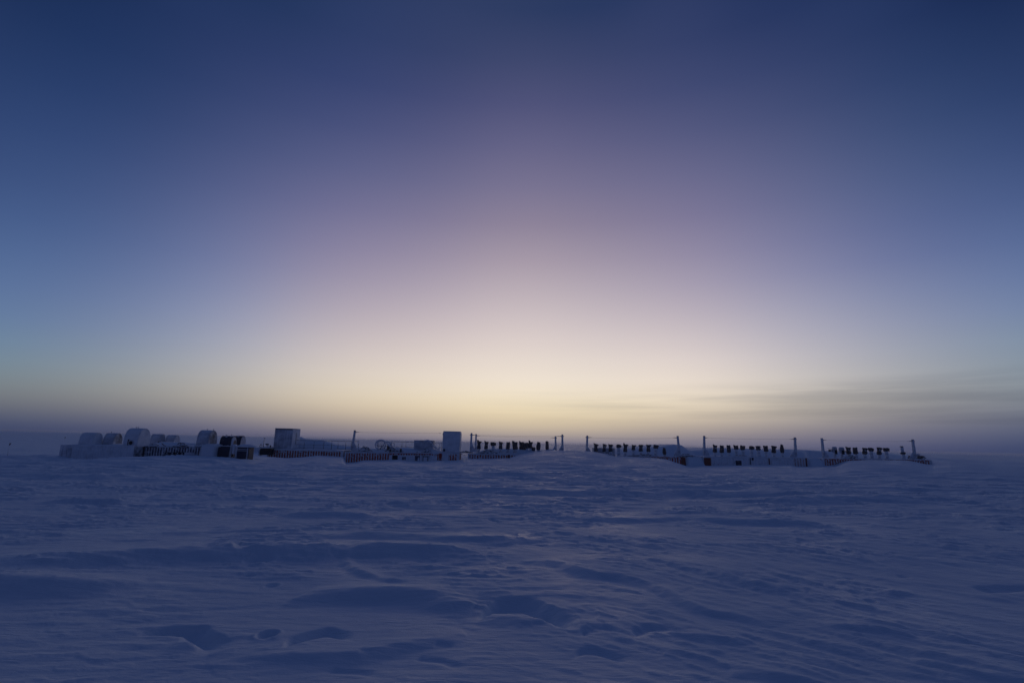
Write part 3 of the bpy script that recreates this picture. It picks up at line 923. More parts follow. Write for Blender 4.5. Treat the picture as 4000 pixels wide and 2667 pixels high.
hood(303, 356, 397, 1688, 1742, 42.6, 'squat snow crusted hood first in the row, standing on the snow plastered container', 'rime', 'rime')
hood(397, 437, 474, 1690, 1744, 43.6, 'small hood with a dark side opening and a reddish end panel', 'rime_grey', 'rime_brown', 'side', (.25,))
hood(477, 531, 582, 1671, 1748, 42.5, 'tallest pale hood with a round dark door low on its side', 'rime', 'rime', 'round', (.3, .46))
hood(582, 622, 641, 1694, 1742, 50, 'low grey hood behind the tallest hood, partly hidden by its end', 'rime_grey', 'rime_grey')
hood(641, 674, 699, 1698, 1742, 50.6, 'low grey hood with a lilac end panel standing over the cable loops', 'rime_grey', 'lilac')
hood(763, 808, 844, 1679, 1746, 43.7, 'tall blue grey hood with a brown end panel above the snow block', 'rime_grey', 'rime_brown', None, (.42, .98))
hood(855, 899, 921, 1701, 1745, 44.2, 'dark navy hood with a white rimmed arched end above the dark board', 'navy', 'lilac', 'front', (.3, .75))
hood(905, 935, 956, 1701, 1746, 47.0, 'dark navy hood with a plain pale end just behind its twin', 'navy', 'lilac')

# ------------------------------------------------------------------ cabins, hut and boxes standing on the containers
def cabin(name, label, pxl, pxr, pyt, pyb, Y, depth, skin, side=None, bev=.05, roof=True):
    A, B = at(pxl, pyb, Y), at(pxr, pyt, Y)
    h = B.z - A.z
    w = B.x - A.x
    t = thing(name, label, 'cabin' if h > 1.5 else 'storage box', (A.x + w / 2, Y, A.z))
    MB().box(-w / 2, w / 2, 0, depth, 0, h, 0, bev).build('body', skin, t)
    if side:
        MB().box(w / 2 + .002, w / 2 + .03, .04, depth - .04, .05, h - .06).build('side_wall', side, t)
    if roof:
        MB().box(-w / 2 - .03, w / 2 + .03, -.03, depth + .03, h + .003, h + .05, 0, .015).build('roof', 'rime_grey', t)
    return t, w, h

hut, w, h = cabin('grey_hut', 'tall square grey hut with a snow drift behind it on the brown container', 1066, 1144, 1675, 1752, 57.6, 2.1, 'rime_grey', 'rime')
for x in (-.55, .15, .7):
    MB().box(x, x + .03, -.012, .0, .06, h - .12).build('wall_seam', 'rime', hut)
MB().box(w / 2 + .032, w / 2 + .05, 1.0, 1.06, .5, h - .4).build('door_edge', 'navy', hut)
MB().box(-w / 2 + .02, w / 2 - .02, -.02, .0, h - .10, h - .03).build('eaves_strip', 'navy', hut)

cab, w, h = cabin('white_cabin', 'white rimed cabin with rounded edges at the end of the red container', 1726, 1798, 1686, 1768, 57.15, 1.9, 'rime', None, .13, False)
mb = MB()
mb.loft([[(-w / 2 + .05 + (w - .1) * a, .05 + 1.8 * b, h - .01 + d) for a, b in ((0, 0), (1, 0), (1, 1), (0, 1))] for d in (0, .05)]).build('snow_cap', 'cap', cab)
MB().box(-w / 2 - .05, -w / 2 - .002, .2, .5, h - .36, h - .22).build('cable_lug', 'steel', cab)
MB().box(-w / 2 + .12, -w / 2 + .34, -.05, .0, .16, .42).build('vent_box', 'navy', cab)

box_, w, h = cabin('grey_crate', 'long grey box under a rimed hose on the red container', 1616, 1693, 1722, 1757, 58.2, 1.2, 'rime_grey', None, .02)
MB().box(-w / 2 - .015, -w / 2 + .04, -.015, .04, 0, h).build('corner_strip', 'rime', box_)
MB().box(-w / 2 + .04, w / 2, -.012, .0, h * .55, h * .58).build('wall_seam', 'rime', box_)

box2, w, h = cabin('pale_crate', 'low pale box behind the first hooded pipes near the big snow mound', 2318, 2402, 1752, 1775, 59.0, 1.0, 'rime_grey', None, .03)
MB().box(-w / 2 + .3, -w / 2 + .36, -.015, .0, 0, h).build('wall_seam', 'navy', box2)

# ------------------------------------------------------------------ snow piled on the containers
def drift_mesh(name, rows, Y0, depth, label, foot):
    """rows: photo outline of its crest, foot: photo row of its lower edge"""
    mb = MB(); rings = []
    for px, py in rows:
        c = at(px, py, Y0 + depth * .5)
        f = at(px, foot, Y0)
        zf = min(f.z, c.z - .01)
        g = .03 * math.sin(px * .11) + .02 * math.sin(px * .27)
        rings.append([(c.x, Y0, zf), (c.x, Y0 + depth * .12, zf + (c.z - zf) * .45 + g), (c.x, Y0 + depth * .28, zf + (c.z - zf) * .80 + g), (c.x, Y0 + depth * .5, c.z),
                      (c.x, Y0 + depth * .8, zf + (c.z - zf) * .6), (c.x, Y0 + depth * 1.1, zf)])
    o = mb.loft(rings).build(name, 'snow')
    o['kind'] = 'structure'; o['label'] = label
    return o

drift_mesh('snow_drift', [(1130, 1708), (1160, 1706), (1180, 1706), (1186, 1711), (1200, 1714), (1225, 1717), (1250, 1717.5), (1262, 1718), (1280, 1724), (1300, 1731), (1318, 1737), (1345, 1740), (1380, 1742), (1440, 1752)],
           59.6, 2.6, 'smooth snow drift swept off the tall grey hut', 1757)
drift_mesh('snow_drift', [(1380, 1766), (1400, 1758), (1450, 1752), (1490, 1748), (1530, 1754), (1560, 1748), (1590, 1746), (1620, 1752), (1660, 1760), (1690, 1752), (1715, 1757), (1735, 1766)],
           57.6, 1.8, 'snow lying along the top of the red container', 1769)
drift_mesh('snow_drift', [(1855, 1770), (1875, 1762), (1900, 1753), (1930, 1750), (1960, 1752), (2000, 1751), (2050, 1755), (2090, 1760), (2130, 1756), (2150, 1752), (2180, 1760)],
           58.6, 2.0, 'snow bank the first pipe row stands in', 1775)
drift_mesh('snow_drift', [(560, 1741), (600, 1732), (640, 1725), (680, 1727), (720, 1727), (760, 1730), (780, 1733)],
           44.6, 1.2, 'snow lying along the roof of the blue grey container', 1743)

# ------------------------------------------------------------------ steel posts with gusset plates, and the cables strung between them
POST = {}
def cable_post(px_top, py_top, px_base, py_base, Y, side, label, cap=False):
    T, Bp = at(px_top, py_top, Y), at(px_base, py_base, Y)
    h = T.z - Bp.z
    t = thing('cable_post', label, 'cable post', (Bp.x, Y, Bp.z), 'steel posts holding the cables', (0, math.atan2(T.x - Bp.x, h), 0))
    hw = .105
    MB().loft([[(x, y, z) for x, y in ((-k, -k), (k, -k), (k, k), (-k, k))] for z, k in ((0, hw), (h * .55, hw), (h - .02, hw * .88))], 0, True, False).build('mast', 'post', t)
    MB().box(-hw - .005, -hw + .05 if side < 0 else -hw + .05, -hw - .03, hw + .03, 0, h * .62).build('stiffener', 'post', t) if side > 0 else MB().box(hw - .05, hw + .005, -hw - .03, hw + .03, 0, h * .62).build('stiffener', 'post', t)
    b = [(hw * side, .02), ((hw + .52) * side, .02), ((hw + .50) * side, .12), (hw * side, h * .42)]
    MB().prism(b, -.03, .03).build('gusset', 'post', t)
    MB().box(-hw * .9, hw * .9, -hw * .9, hw * .9, h - .015, h + .035).build('head_plate', 'steel', t)
    if cap:
        MB().box(-hw - .08 if side > 0 else -hw, hw if side > 0 else hw + .08, -.05, .05, h - .21, h - .13).build('anchor_block', 'steel', t)
    MB().box(hw * side, (hw + .14) * side, -.035, .035, h - .21, h - .13).build('eye_bolt', 'steel', t) if side > 0 else MB().box((hw + .14) * side, hw * side, -.035, .035, h - .21, h - .13).build('eye_bolt', 'steel', t)
    return T, Y

def strung(name, P, Q, label, sag=.05, lug=(.35, .35)):
    P, Q = Vector(P), Vector(Q)
    t = thing(name, label, 'steel cable', P, 'cables strung between the posts')
    d = Q - P
    n = 24
    pts_ = [d * (k / n) + Vector((0, 0, -sag * 4 * (k / n) * (1 - k / n))) for k in range(n + 1)]
    MB().tube(pts_, .007, 5).build('wire', 'wire', t)
    u = d.normalized()
    for a, s0 in ((lug[0], 0), (lug[1], 1)):
        p0 = u * .06 if s0 == 0 else d - u * .06
        sg = 1 if s0 == 0 else -1
        MB().tube([p0, p0 + u * sg * a * .3, p0 + u * sg * a * .35, p0 + u * sg * a * .65, p0 + u * sg * a * .7, p0 + u * sg * a], [.014, .014, .032, .032, .014, .010], 6).build('turnbuckle', 'steel', t)
    return t

def top_of(p, y_off=-.17):
    T, Y = p
    return (T.x, Y, T.z + y_off)

pA = cable_post(1386.5, 1681, 1376, 1762, YC + .35, 1, 'frosted post with a broad foot plate on the red container by the coiled hose')
pB = cable_post(1842, 1692, 1839, 1765, YC + .6, 1, 'taller post of the near pair beside the cable heap on the drifted container', True)
pC = cable_post(1860, 1696, 1857, 1766, 65, 1, 'shorter post standing just behind the near pair post by the cable heap')
pD = cable_post(2170, 1704, 2170.5, 1770, 65, -1, 'shorter of the two posts standing on the white snow hump', True)
pE = cable_post(2196.5, 1697.5, 2197, 1770, YC + .6, -1, 'taller of the two posts standing on the white snow hump', True)
pF = cable_post(2294, 1702, 2292, 1774, YC + .6, 1, 'post rising out of the snow hump at the head of the second pipe row', True)
pG = cable_post(2647, 1703, 2654, 1780, YC + .5, -1, 'leaning post in front of the big snow mound')
pH = cable_post(2750.5, 1703, 2751.5, 1781, YC + .4, 1, 'post standing over the rust brown corner block')
pI = cable_post(3105, 1709, 3108, 1787, YC + .4, -1, 'post at the ribbed end of the whitened container', True)
pJ = cable_post(3210, 1712, 3219, 1789, YC + .4, 1, 'leaning post over the fine red brown ribs of the last container')
pK = cable_post(3565, 1717, 3574, 1794, YC + .4, -1, 'last leaning post beside the small pallet stack', True)
strung('strung_cable', top_of(pA), (at(1725, 1691.5, 57.5).x, 57.5, at(1725, 1691.5, 57.5).z), 'steel cable running from the foot plated post to the white cabin', .04, (.5, .25))
strung('strung_cable', top_of(pB), top_of(pE), 'higher cable of the pair stretched over the first pipe row', .05, (.5, .7))
strung('strung_cable', top_of(pC), top_of(pD), 'lower cable of the pair stretched over the first pipe row', .06, (.5, .6))
strung('strung_cable', top_of(pF), top_of(pG), 'steel cable stretched over the second pipe row before the snow mound', .12, (.5, .5))
strung('strung_cable', top_of(pH), top_of(pI), 'steel cable stretched above the whitened container', .06, (.4, .55))
strung('strung_cable', top_of(pJ), top_of(pK), 'steel cable stretched above the last container', .06, (.5, .55))

# ------------------------------------------------------------------ vent pipes with dark cloth sacks tied over them
def hooded_pipe(px, pyt, pyg, pybase, wpx, Y, label, group, style, lip=1.0, peak=1.0, seed=0):
    """px column, pyt top of sack, pyg bottom of sack, pybase foot of pipe, wpx width of the sack"""
    rnd = random.Random(seed * 7 + 3)
    s = 1.0 / (FPX / Y)
    Bp = at(px, pybase, Y); T = at(px, pyt, Y); G = at(px, pyg, Y)
    h = T.z - Bp.z; g = G.z - Bp.z
    r = wpx * .5 * s
    lean = rnd.uniform(-.07, .07)
    t = thing('vent_pipe', label, 'vent pipe', (Bp.x, Y, Bp.z - .15), group, (rnd.uniform(-.03, .03), lean, rnd.uniform(-.3, .3)))
    g += .15; h += .15
    pr = min(r * .72, .19)
    n = 14
    rings = []
    for z, k in ((-.1, 1.12), (.12, 1.02), (g * .6, .96), (g + (h - g) * .35, .97), (h - .16, 1.0)):
        rings.append([(pr * k * math.cos(2 * math.pi * q / n), pr * k * math.sin(2 * math.pi * q / n), z) for q in range(n)])
    MB().loft(rings).build('pipe', 'pipe', t)
    MB().tube([(pr * 1.15 * math.cos(2 * math.pi * q / 12), pr * 1.15 * math.sin(2 * math.pi * q / 12), .17) for q in range(13)], .022, 5).build('collar', 'steel', t)
    # the sack: a gathered hem, a bulge, a tied waist and a stiff flared mouth with corners
    m = 20
    ph = rnd.uniform(0, 6.3)
    corner = rnd.uniform(-.4, 1.2)
    if style == 'flare':      levels = ((0, .82), (.08, .95), (.3, .92), (.55, .76), (.75, .84), (.95, 1.0), (1.0, .98))
    elif style == 'cap':      levels = ((0, .72), (.12, .95), (.4, 1.02), (.7, 1.08), (.9, 1.0), (1.0, .70))
    elif style == 'straight': levels = ((0, .90), (.1, 1.0), (.4, 1.0), (.7, .96), (.93, .96), (1.0, .80))
    elif style == 'pear':     levels = ((0, .75), (.1, .92), (.35, 1.05), (.6, 1.0), (.85, .78), (1.0, .40))
    else:                     levels = ((0, .95), (.1, 1.0), (.3, .90), (.6, .98), (.88, 1.06), (1.0, 1.0))
    rings = []
    for li, (u, k) in enumerate(levels):
        z = g + (h - g) * u
        ring = []
        for q in range(m):
            a = 2 * math.pi * q / m
            fold = 1 + .09 * math.sin(3 * a + ph + u * 3) + .06 * math.sin(5 * a + ph + u * 2) + .035 * math.sin(9 * a - ph + 5 * u)
            rr = max(r * k * fold, pr * 1.03)
            x, y = rr * math.cos(a), rr * math.sin(a) * .92
            zz = z
            if style in ('flare', 'cap', 'fold'):
                e = max(0, math.cos(a)) ** 5
                w_ = max(0, (u - .55) / .45) ** 1.3
                x += r * .62 * lip * e * w_
                if u > .8:
                    zz += .085 * peak * max(0, -math.cos(a + .25)) ** 5 * h / .9
                    zz += .05 * corner * max(0, math.cos(a - 2.1 - ph * .2)) ** 12
                    zz -= .05 * e
                if style == 'fold':
                    x += r * .30 * max(0, math.cos(a + 1)) ** 3 * max(0, 1 - abs(u - .25) * 3)
            if style in ('pear',) and u > .8:
                zz += .06 * max(0, -math.cos(a - .5)) ** 6
            zz += .03 * math.sin(2 * a + ph * 2 + u * 4) * max(.3, u)
            if u == 0:
                zz += .03 * math.sin(4 * a + ph)
            ring.append((x + (h - g) * u * rnd.uniform(-.006, .006), y, zz))
        rings.append(ring)
    # crumpled top closed towards a low centre
    c0 = [(p[0] * .55, p[1] * .55, p[2] - .05) for p in rings[-1]]
    c1 = [(p[0] * .2, p[1] * .2, p[2] - .06) for p in rings[-1]]
    MB().loft(rings + [c0, c1]).build('cloth_sack', 'cloth', t)
    zt = g + (h - g) * .22
    MB().tube([(r * 1.0 * math.cos(2 * math.pi * q / 14), r * .94 * math.sin(2 * math.pi * q / 14), zt) for q in range(15)], .012, 4).build('tie_cord', 'cloth', t)
    if style == 'cap' and lip > .9:
        MB().loft([[(r * .7, -.03, h - .06), (r * 1.35, -.03, h - .10), (r * 1.45, .03, h - .10), (r * .7, .03, h - .06)],
                   [(r * .75, -.02, h - .2), (r * 1.25, -.02, h - .38), (r * 1.32, .02, h - .38), (r * .8, .02, h - .2)]], 0, True, False).build('loose_flap', 'cloth', t)
    return t

SHAPE = {'flare': 'flared', 'cap': 'capped', 'straight': 'straight sided', 'pear': 'pear shaped', 'fold': 'slouching'}
def pipe_row(rows, Y, base, where, group, seed, name_from):
    for k, (px, pyt, pyg, wpx, st, lip, peak) in enumerate(rows):
        lab = '%s dark sack pipe, %s %s' % (SHAPE[st], ORD[k], name_from)
        hooded_pipe(px, pyt, pyg, base(px), wpx, Y, lab, group, st, lip, peak, seed + k)

# first row, under the paired cables
pipe_row([(1871, 1723.5, 1753, 14, 'flare', 1.1, 1.5), (1899, 1725.5, 1753, 14, 'flare', .8, 1.3), (1927, 1727, 1741, 17, 'cap', 1.0, .6), (1955, 1726.5, 1753, 14, 'flare', .7, 1.0),
          (1984, 1726.5, 1754, 14.5, 'straight', 0, .3), (2012, 1726, 1754, 19, 'fold', .5, 1.3)], 58.0, lambda px: 1764, '', 'hooded pipes of the row under the paired cables', 10,
         'from the paired posts by the cable heap')
pipe_row([(2035, 1726.5, 1756, 12, 'flare', .3, 1.0), (2045, 1728, 1756, 14, 'fold', .6, .6), (2059, 1729, 1750, 14, 'straight', 0, .5), (2072, 1726, 1750, 15, 'flare', .6, 1.6), (2083, 1746, 1762, 13, 'cap', .3, .5),
          (2102, 1727, 1757, 16, 'pear', 0, 1.0), (2138.5, 1723, 1755, 12, 'straight', 0, .2)], 59.6, lambda px: 1767, '', 'hooded pipes of the crowded row on the snow hump', 30,
         'of the crowded group, counted from the cable heap')
pipe_row([(2330, 1734, 1763, 14, 'flare', 1.1, 1.2), (2359, 1735, 1764, 13, 'flare', .8, 1.0), (2387, 1736, 1763, 15, 'flare', 1.0, .5), (2417.5, 1736, 1748, 16.5, 'cap', 1.0, .2), (2443, 1735.5, 1764, 15, 'flare', 1.0, 1.2),
          (2474, 1737, 1757, 14.5, 'flare', .8, .2), (2504, 1737, 1762, 15, 'flare', .6, .2), (2532, 1737, 1764, 15, 'flare', 1.1, .2), (2561, 1737.5, 1751, 17, 'cap', .7, .2), (2597, 1750, 1775, 13, 'pear', 0, 1.0)],
         YC + .9, lambda px: 1779 + (px - 2330) * .004, '', 'hooded pipes of the row before the big snow mound', 50, 'in the row running towards the big snow mound')
pipe_row([(2792, 1738, 1766, 16, 'flare', .6, .6), (2819, 1739.5, 1767, 15, 'straight', 0, .2), (2848, 1738.5, 1766, 14.5, 'straight', 0, .5), (2878, 1739.5, 1754, 16, 'fold', .3, .2), (2906, 1740, 1756.5, 17, 'cap', .2, .1),
          (2936, 1742, 1755, 17, 'cap', 1.0, .1), (2966, 1742, 1757, 18, 'flare', .9, .2), (2994, 1741, 1762.5, 15.5, 'fold', .1, .2), (3023, 1741.5, 1768, 17, 'flare', .5, .1), (3057, 1737.5, 1768, 14, 'pear', .2, .6)],
         YC + .9, lambda px: 1786 + (px - 2790) * .008, '', 'hooded pipes of the row on the whitened container', 70, 'counted from the rust brown corner block')
pipe_row([(3318, 1746.5, 1772, 18, 'flare', .8, .6), (3347.5, 1747.5, 1772, 16, 'straight', 0, .2), (3378.5, 1749.5, 1773, 18, 'flare', .6, .2), (3406, 1749, 1762, 18, 'cap', .3, .1), (3435, 1747.5, 1775, 17, 'flare', .7, .2),
          (3466, 1749.5, 1762, 18, 'cap', 1.0, .1)],
         YC + .9, lambda px: 1791 + (px - 3318) * .009, '', 'hooded pipes of the row on the last container', 90, 'counted from the two bare vents')

# bare vents on the last container
def bare_vent(px, pyt, pyb, wpx, Y, label, arm):
    s = Y / FPX
    Bp, T = at(px, pyb, Y), at(px, pyt, Y)
    h = T.z - Bp.z
    t = thing('bare_vent', label, 'vent pipe', (Bp.x, Y, Bp.z), 'bare vents on the last container')
    r = wpx * s / 2
    MB().tube([(0, 0, -.15), (0, 0, h * .35), (.02, 0, h * .6)], [r * .55, r * .5, r * .55], 12).build('pipe', 'pipe', t)
    MB().tube([(.02, 0, h * .45), (.02, 0, h * .52), (.0, 0, h * .72), (0, 0, h * .95), (0, 0, h)], [r * .55, r * .95, r * 1.05, r * .95, r * .6], 14).build('drum', 'rime_grey', t)
    MB().box(-r * .5, r * .5, -r * 1.1, -r * .9, h * .35, h * .72).build('shutter', 'black', t)
    if arm < 0:
        MB().tube([(-r, 0, h * .78), (-r - .5, 0, h * .86)], .02, 5).build('arm', 'steel', t)
        MB().box(-r - .42, -r - .02, -.05, .05, h * .55, h * .74, 0, .01).build('bracket', 'timber', t)
    else:
        MB().box(r * .9, r + .55, -.05, .05, h * .58, h * .66, 0, .01).build('arm', 'steel', t)
        MB().box(r + .2, r + .52, -.06, .06, h * .38, h * .57, 0, .02).build('bracket', 'rime_grey', t)
bare_vent(3263, 1744, 1789, 17, YC + .9, 'bare drum topped vent with a small side bracket beside the leaning post', -1)
bare_vent(3290, 1746, 1789, 19, YC + .9, 'bare drum topped vent with a horizontal arm reaching the first sack pipe', 1)

# the stubby stack near the end
Bp = at(3531, 1795, YC + .8); T = at(3526, 1742, YC + .8)
t = thing('stub_stack', 'slim jointed stack with flared head and black collar near the last post', 'vent stack', (Bp.x, YC + .8, Bp.z))
h = T.z - Bp.z
MB().tube([(0, 0, -.1), (0, 0, .04), (0, 0, .18), (-.01, 0, h * .42)], [.30, .24, .19, .17], 14).build('pipe', 'pipe', t)
MB().tube([(-.02, 0, h * .40), (-.02, 0, h * .46), (-.02, 0, h * .53), (-.03, 0, h * .56)], [.20, .28, .24, .15], 14).build('collar', 'cloth', t)
MB().tube([(-.03, 0, h * .5), (-.05, 0, h * .62), (-.06, 0, h * .82), (-.07, 0, h * .93)], [.16, .13, .17, .12], 14).build('upper_pipe', 'post', t)
MB().tube([(-.07, 0, h * .93), (-.08, 0, h * .97), (-.08, 0, h)], [.12, .19, .18], 14).build('head', 'steel', t)
MB().tube([(0, -.02, .03), (.35, -.1, -.02)], .03, 6).build('drain_hose', 'cable', t)

# pallet stack on the far end of the last container
Bp = at(3592, 1795, YC + .7)
t = thing('pallet_stack', 'small stack of snowy boards with a block on top by the last post', 'pallet stack', (Bp.x, YC + .7, Bp.z))
for k, (x0, x1) in enumerate(((-.62, .62), (-.55, .78), (-.45, .55))):
    for y in (0, .35, .7):
        MB().box(x0, x1, y, y + .28, .02 + k * .15, .10 + k * .15, 0, .01).build('board', 'timber', t)
    if k < 2:
        for x in (x0 + .1, x1 - .25):
            MB().box(x, x + .13, .04, .96, .105 + k * .15, .165 + k * .15).build('bearer', 'timber', t)
MB().box(-.2, .2, .1, .5, .42, .62, 0, .03).build('top_block', 'rime_grey', t)
MB().loft([[(-.6, y, .41) for y in (0, .3, .7, .95)] , [(-.2, y, .44 + .05 * (0 < i < 3)) for i, y in enumerate((0, .3, .7, .95))], [(.4, y, .43 + .04 * (0 < i < 3)) for i, y in enumerate((0, .3, .7, .95))], [(.9, y, .33) for y in (0, .3, .7, .95)]]).build('snow_cap', 'cap', t)

# ------------------------------------------------------------------ heaps and coils of cable
def cable_heap(px0, px1, pyt, pyb, Y, label, n, seed, mats=('cable', 'cable', 'hose'), rr=.035, depth=.9, loops=0):
    rnd = random.Random(seed)
    A, B = at(px0, pyb, Y), at(px1, pyt, Y)
    w, h = B.x - A.x, B.z - A.z
    t = thing('cable_heap', label, 'cable heap', (A.x, Y, A.z), 'cable heaps on the containers')
    mb = MB(); rings = []                            # the packed strands inside the heap
    for k in range(11):
        u = k / 10
        hh = h * .66 * max(.02, math.sin(math.pi * u)) ** .7 * (1 + .12 * math.sin(k * 2.1 + seed))
        rings.append([(w * (.03 + .94 * u), y, z) for y, z in ((.02, -.02), (.06, hh * .55), (depth * .35, hh), (depth * .7, hh * .8), (depth, -.02))])
    mb.loft(rings).build('packed_strands', mats[0], t)
    n = int(n * 1.8)
    for k in range(n):
        v = k / max(1, n - 1)                       # the heap thins upwards
        half = .5 * (1.02 - .62 * v) * rnd.uniform(.75, 1.05)
        mid_ = .5 + rnd.uniform(-.22, .22) * (1 - .3 * v)
        a, b = max(-.03, mid_ - half), min(1.03, mid_ + half)
        pk = h * (.08 + .72 * v) * rnd.uniform(.7, 1.05)
        y0 = depth * .34 * v + rnd.uniform(-.06, .03); y1 = y0 + rnd.uniform(-.05, .12)
        m_ = 15
        sl = rnd.uniform(-.10, .10) * h
        wob = rnd.uniform(.004, .02)
        P = []
        for i in range(m_):
            u = i / (m_ - 1)
            e = min(1.0, 2.6 * min(u, 1 - u)) ** .7
            P.append(((a + (b - a) * u) * w, y0 + (y1 - y0) * u + .08 * math.sin(u * 9 + k), .03 + pk * e + sl * (u - .5) * e + wob * math.sin(u * (6 + k % 5) + k * 2)))
        r = rr * rnd.uniform(.45, .95)
        MB().tube(P, r, 6).build('cable', rnd.choice(mats), t)
    for k in range(loops):
        cx = rnd.uniform(.2, .8) * w; R_ = rnd.uniform(.25, .4) * h * 1.3
        P = [(cx + R_ * 1.5 * math.cos(q / 16 * 2 * math.pi), .2 + .15 * math.sin(q / 16 * 2 * math.pi), .05 + R_ * (1 + math.sin(q / 16 * 2 * math.pi))) for q in range(17)]
        MB().tube(P, rr * .8, 6).build('cable', 'cable', t)
    return t

cable_heap(1384, 1462, 1738, 1765, YC + .3, 'dark fan of cables spilling from the foot of the foot plated post', 18, 1)
cable_heap(1497, 1586, 1741, 1767, YC + .2, 'long flat cable heap held by two short timbers on the red container', 16, 2, loops=0)
cable_heap(1620, 1702, 1748, 1770, YC + .2, 'tangled cable heap in front of the long grey box', 16, 3)
cable_heap(1850, 1962, 1752, 1775, YC + .5, 'widest cable heap at the foot of the paired posts', 20, 4)
cable_heap(2328, 2402, 1766, 1778, YC + .3, 'thin arching cable heap below the second pipe row', 8, 5)
cable_heap(2650, 2722, 1768, 1783, YC + .3, 'loose cable heap bridging to the rust cornered container', 7, 6)
cable_heap(3285, 3372, 1772, 1795, YC + .3, 'arched cable heap below the first sack pipe of the last container', 12, 7)
cable_heap(565, 622, 1728, 1745, 43.3, 'ladder like cable heap at the near corner of the blue grey container', 10, 8, ('cable', 'hose'))
cable_heap(672, 738, 1724, 1745, 43.3, 'rounded cable heap over the louvres of the blue grey container', 14, 9)
cable_heap(760, 800, 1730, 1744, 43.2, 'short cable heap against the snow block', 8, 10, ('cable', 'hose'))
cable_heap(1790, 1852, 1760, 1767, YC + .9, 'flat run of cables spanning the gap beside the white cabin', 5, 11, ('cable',), .03)
cable_heap(2770, 3060, 1776, 1790, YC + .4, 'long low run of cables along the whitened container roof', 9, 12)
cable_heap(2440, 2580, 1771, 1781, YC + .4, 'low run of cables along the buried container roof', 7, 13)

for px, lab in ((1524, 'short upright timber holding the flat cable heap, nearer the coil'), (1565, 'short upright timber at the outer end of the flat cable heap')):
    p = at(px, 1767, YC + .08)
    t = MB().box(-.09, .09, -.06, .06, 0, .36 if px < 1550 else .44, 0, .012).build('timber_stake', 'timber', None, p)
    tag(t, lab, 'timber stake', 'timbers holding the flat cable heap')

# the big rimed coil standing on edge
c = at(1490, 1737, YC + .8)
t = thing('hose_coil', 'big rimed hose coil standing on edge above the red container', 'hose coil', (c.x, YC + .8, c.z))
def ell(cx, cz, rx, rz, a0, a1, n=26, y=0, dy=0):
    return [(cx + rx * math.cos(R(a0 + (a1 - a0) * k / n)), y + dy * k / n, cz + rz * math.sin(R(a0 + (a1 - a0) * k / n))) for k in range(n + 1)]
MB().tube(ell(-.1, .0, .56, .52, 250, -45, 30, 0, .1), .085, 8).build('hose', 'hose', t)
MB().tube(ell(-.02, .02, .50, .46, 215, 20, 24, .22, .1), .06, 8).build('hose', 'hose', t)
MB().tube(ell(.62, -.12, .42, .46, 150, 5, 20, .1, .05), .075, 8).build('hose', 'hose', t)
MB().tube([(.30, .05, .12), (.05, .02, -.2), (-.15, 0, -.5)], .045, 6).build('hose', 'cable', t)
MB().tube([(.62, .1, .15), (.95, .1, -.15), (1.35, .1, -.42), (1.8, .1, -.5)], [.10, .12, .12, .05], 8).build('hose', 'hose', t)
MB().tube(ell(1.18, -.12, .20, .50, 195, -10, 18, .2, .05), .045, 7).build('hose', 'hose', t)
for k in range(6):
    x = -.32 + k * .14
    MB().tube([(x, .18, -.42), (x + .02, .18, .34)], .022, 5).build('hanger_rod', 'rail', t)
MB().loft([[(.58, 0, -.75), (.95, 0, -.75), (.95, .4, -.75), (.58, .4, -.75)], [(.62, .05, -.1), (.90, .05, -.2), (.90, .35, -.2), (.62, .35, -.1)], [(.68, .1, .18), (.78, .1, .12), (.78, .3, .12), (.68, .3, .18)]], 0, True, False).build('dark_cover', 'cloth', t)

# hose arching over the grey box, and single hoses
P = [at(x, y, 58.0) for x, y in ((1655, 1726), (1662, 1721), (1672, 1719.5), (1680, 1724), (1688, 1735), (1697, 1745), (1706, 1752), (1716, 1756))]
o = MB().tube([p - P[0] for p in P], [.06, .08, .09, .09, .08, .07, .06, .05], 8).build('frozen_hose', 'hose', None, P[0])
tag(o, 'thick frozen hose arching over the corner of the long grey box', 'hose')
P = [at(x, y, 43.4) for x, y in ((617, 1729), (619, 1724), (624, 1720.5), (630, 1724), (634, 1732), (640, 1738), (648, 1741))]
o = MB().tube([p - P[0] for p in P], .04, 6).build('bent_hose', 'cable', None, P[0])
tag(o, 'dark bent hose hooping over the blue grey container roof', 'hose')
P = [at(x, y, YC + .2) for x, y in ((1795, 1768), (1806, 1774), (1818, 1777), (1830, 1774), (1842, 1771))]
o = MB().tube([p - P[0] for p in P], .022, 6).build('hanging_cable', 'cable', None, P[0])
tag(o, 'slack cable hanging in the gap between white cabin and drifted container', 'cable')
P = [at(x, y, 43.2) for x, y in ((752, 1788), (756, 1785.5), (762, 1785), (768, 1787), (772, 1789))]
o = MB().tube([p - P[0] for p in P], .03, 6).build('ground_hose', 'cable', None, P[0])
tag(o, 'little dark hose hump lying in the snow under the louvred container', 'hose')

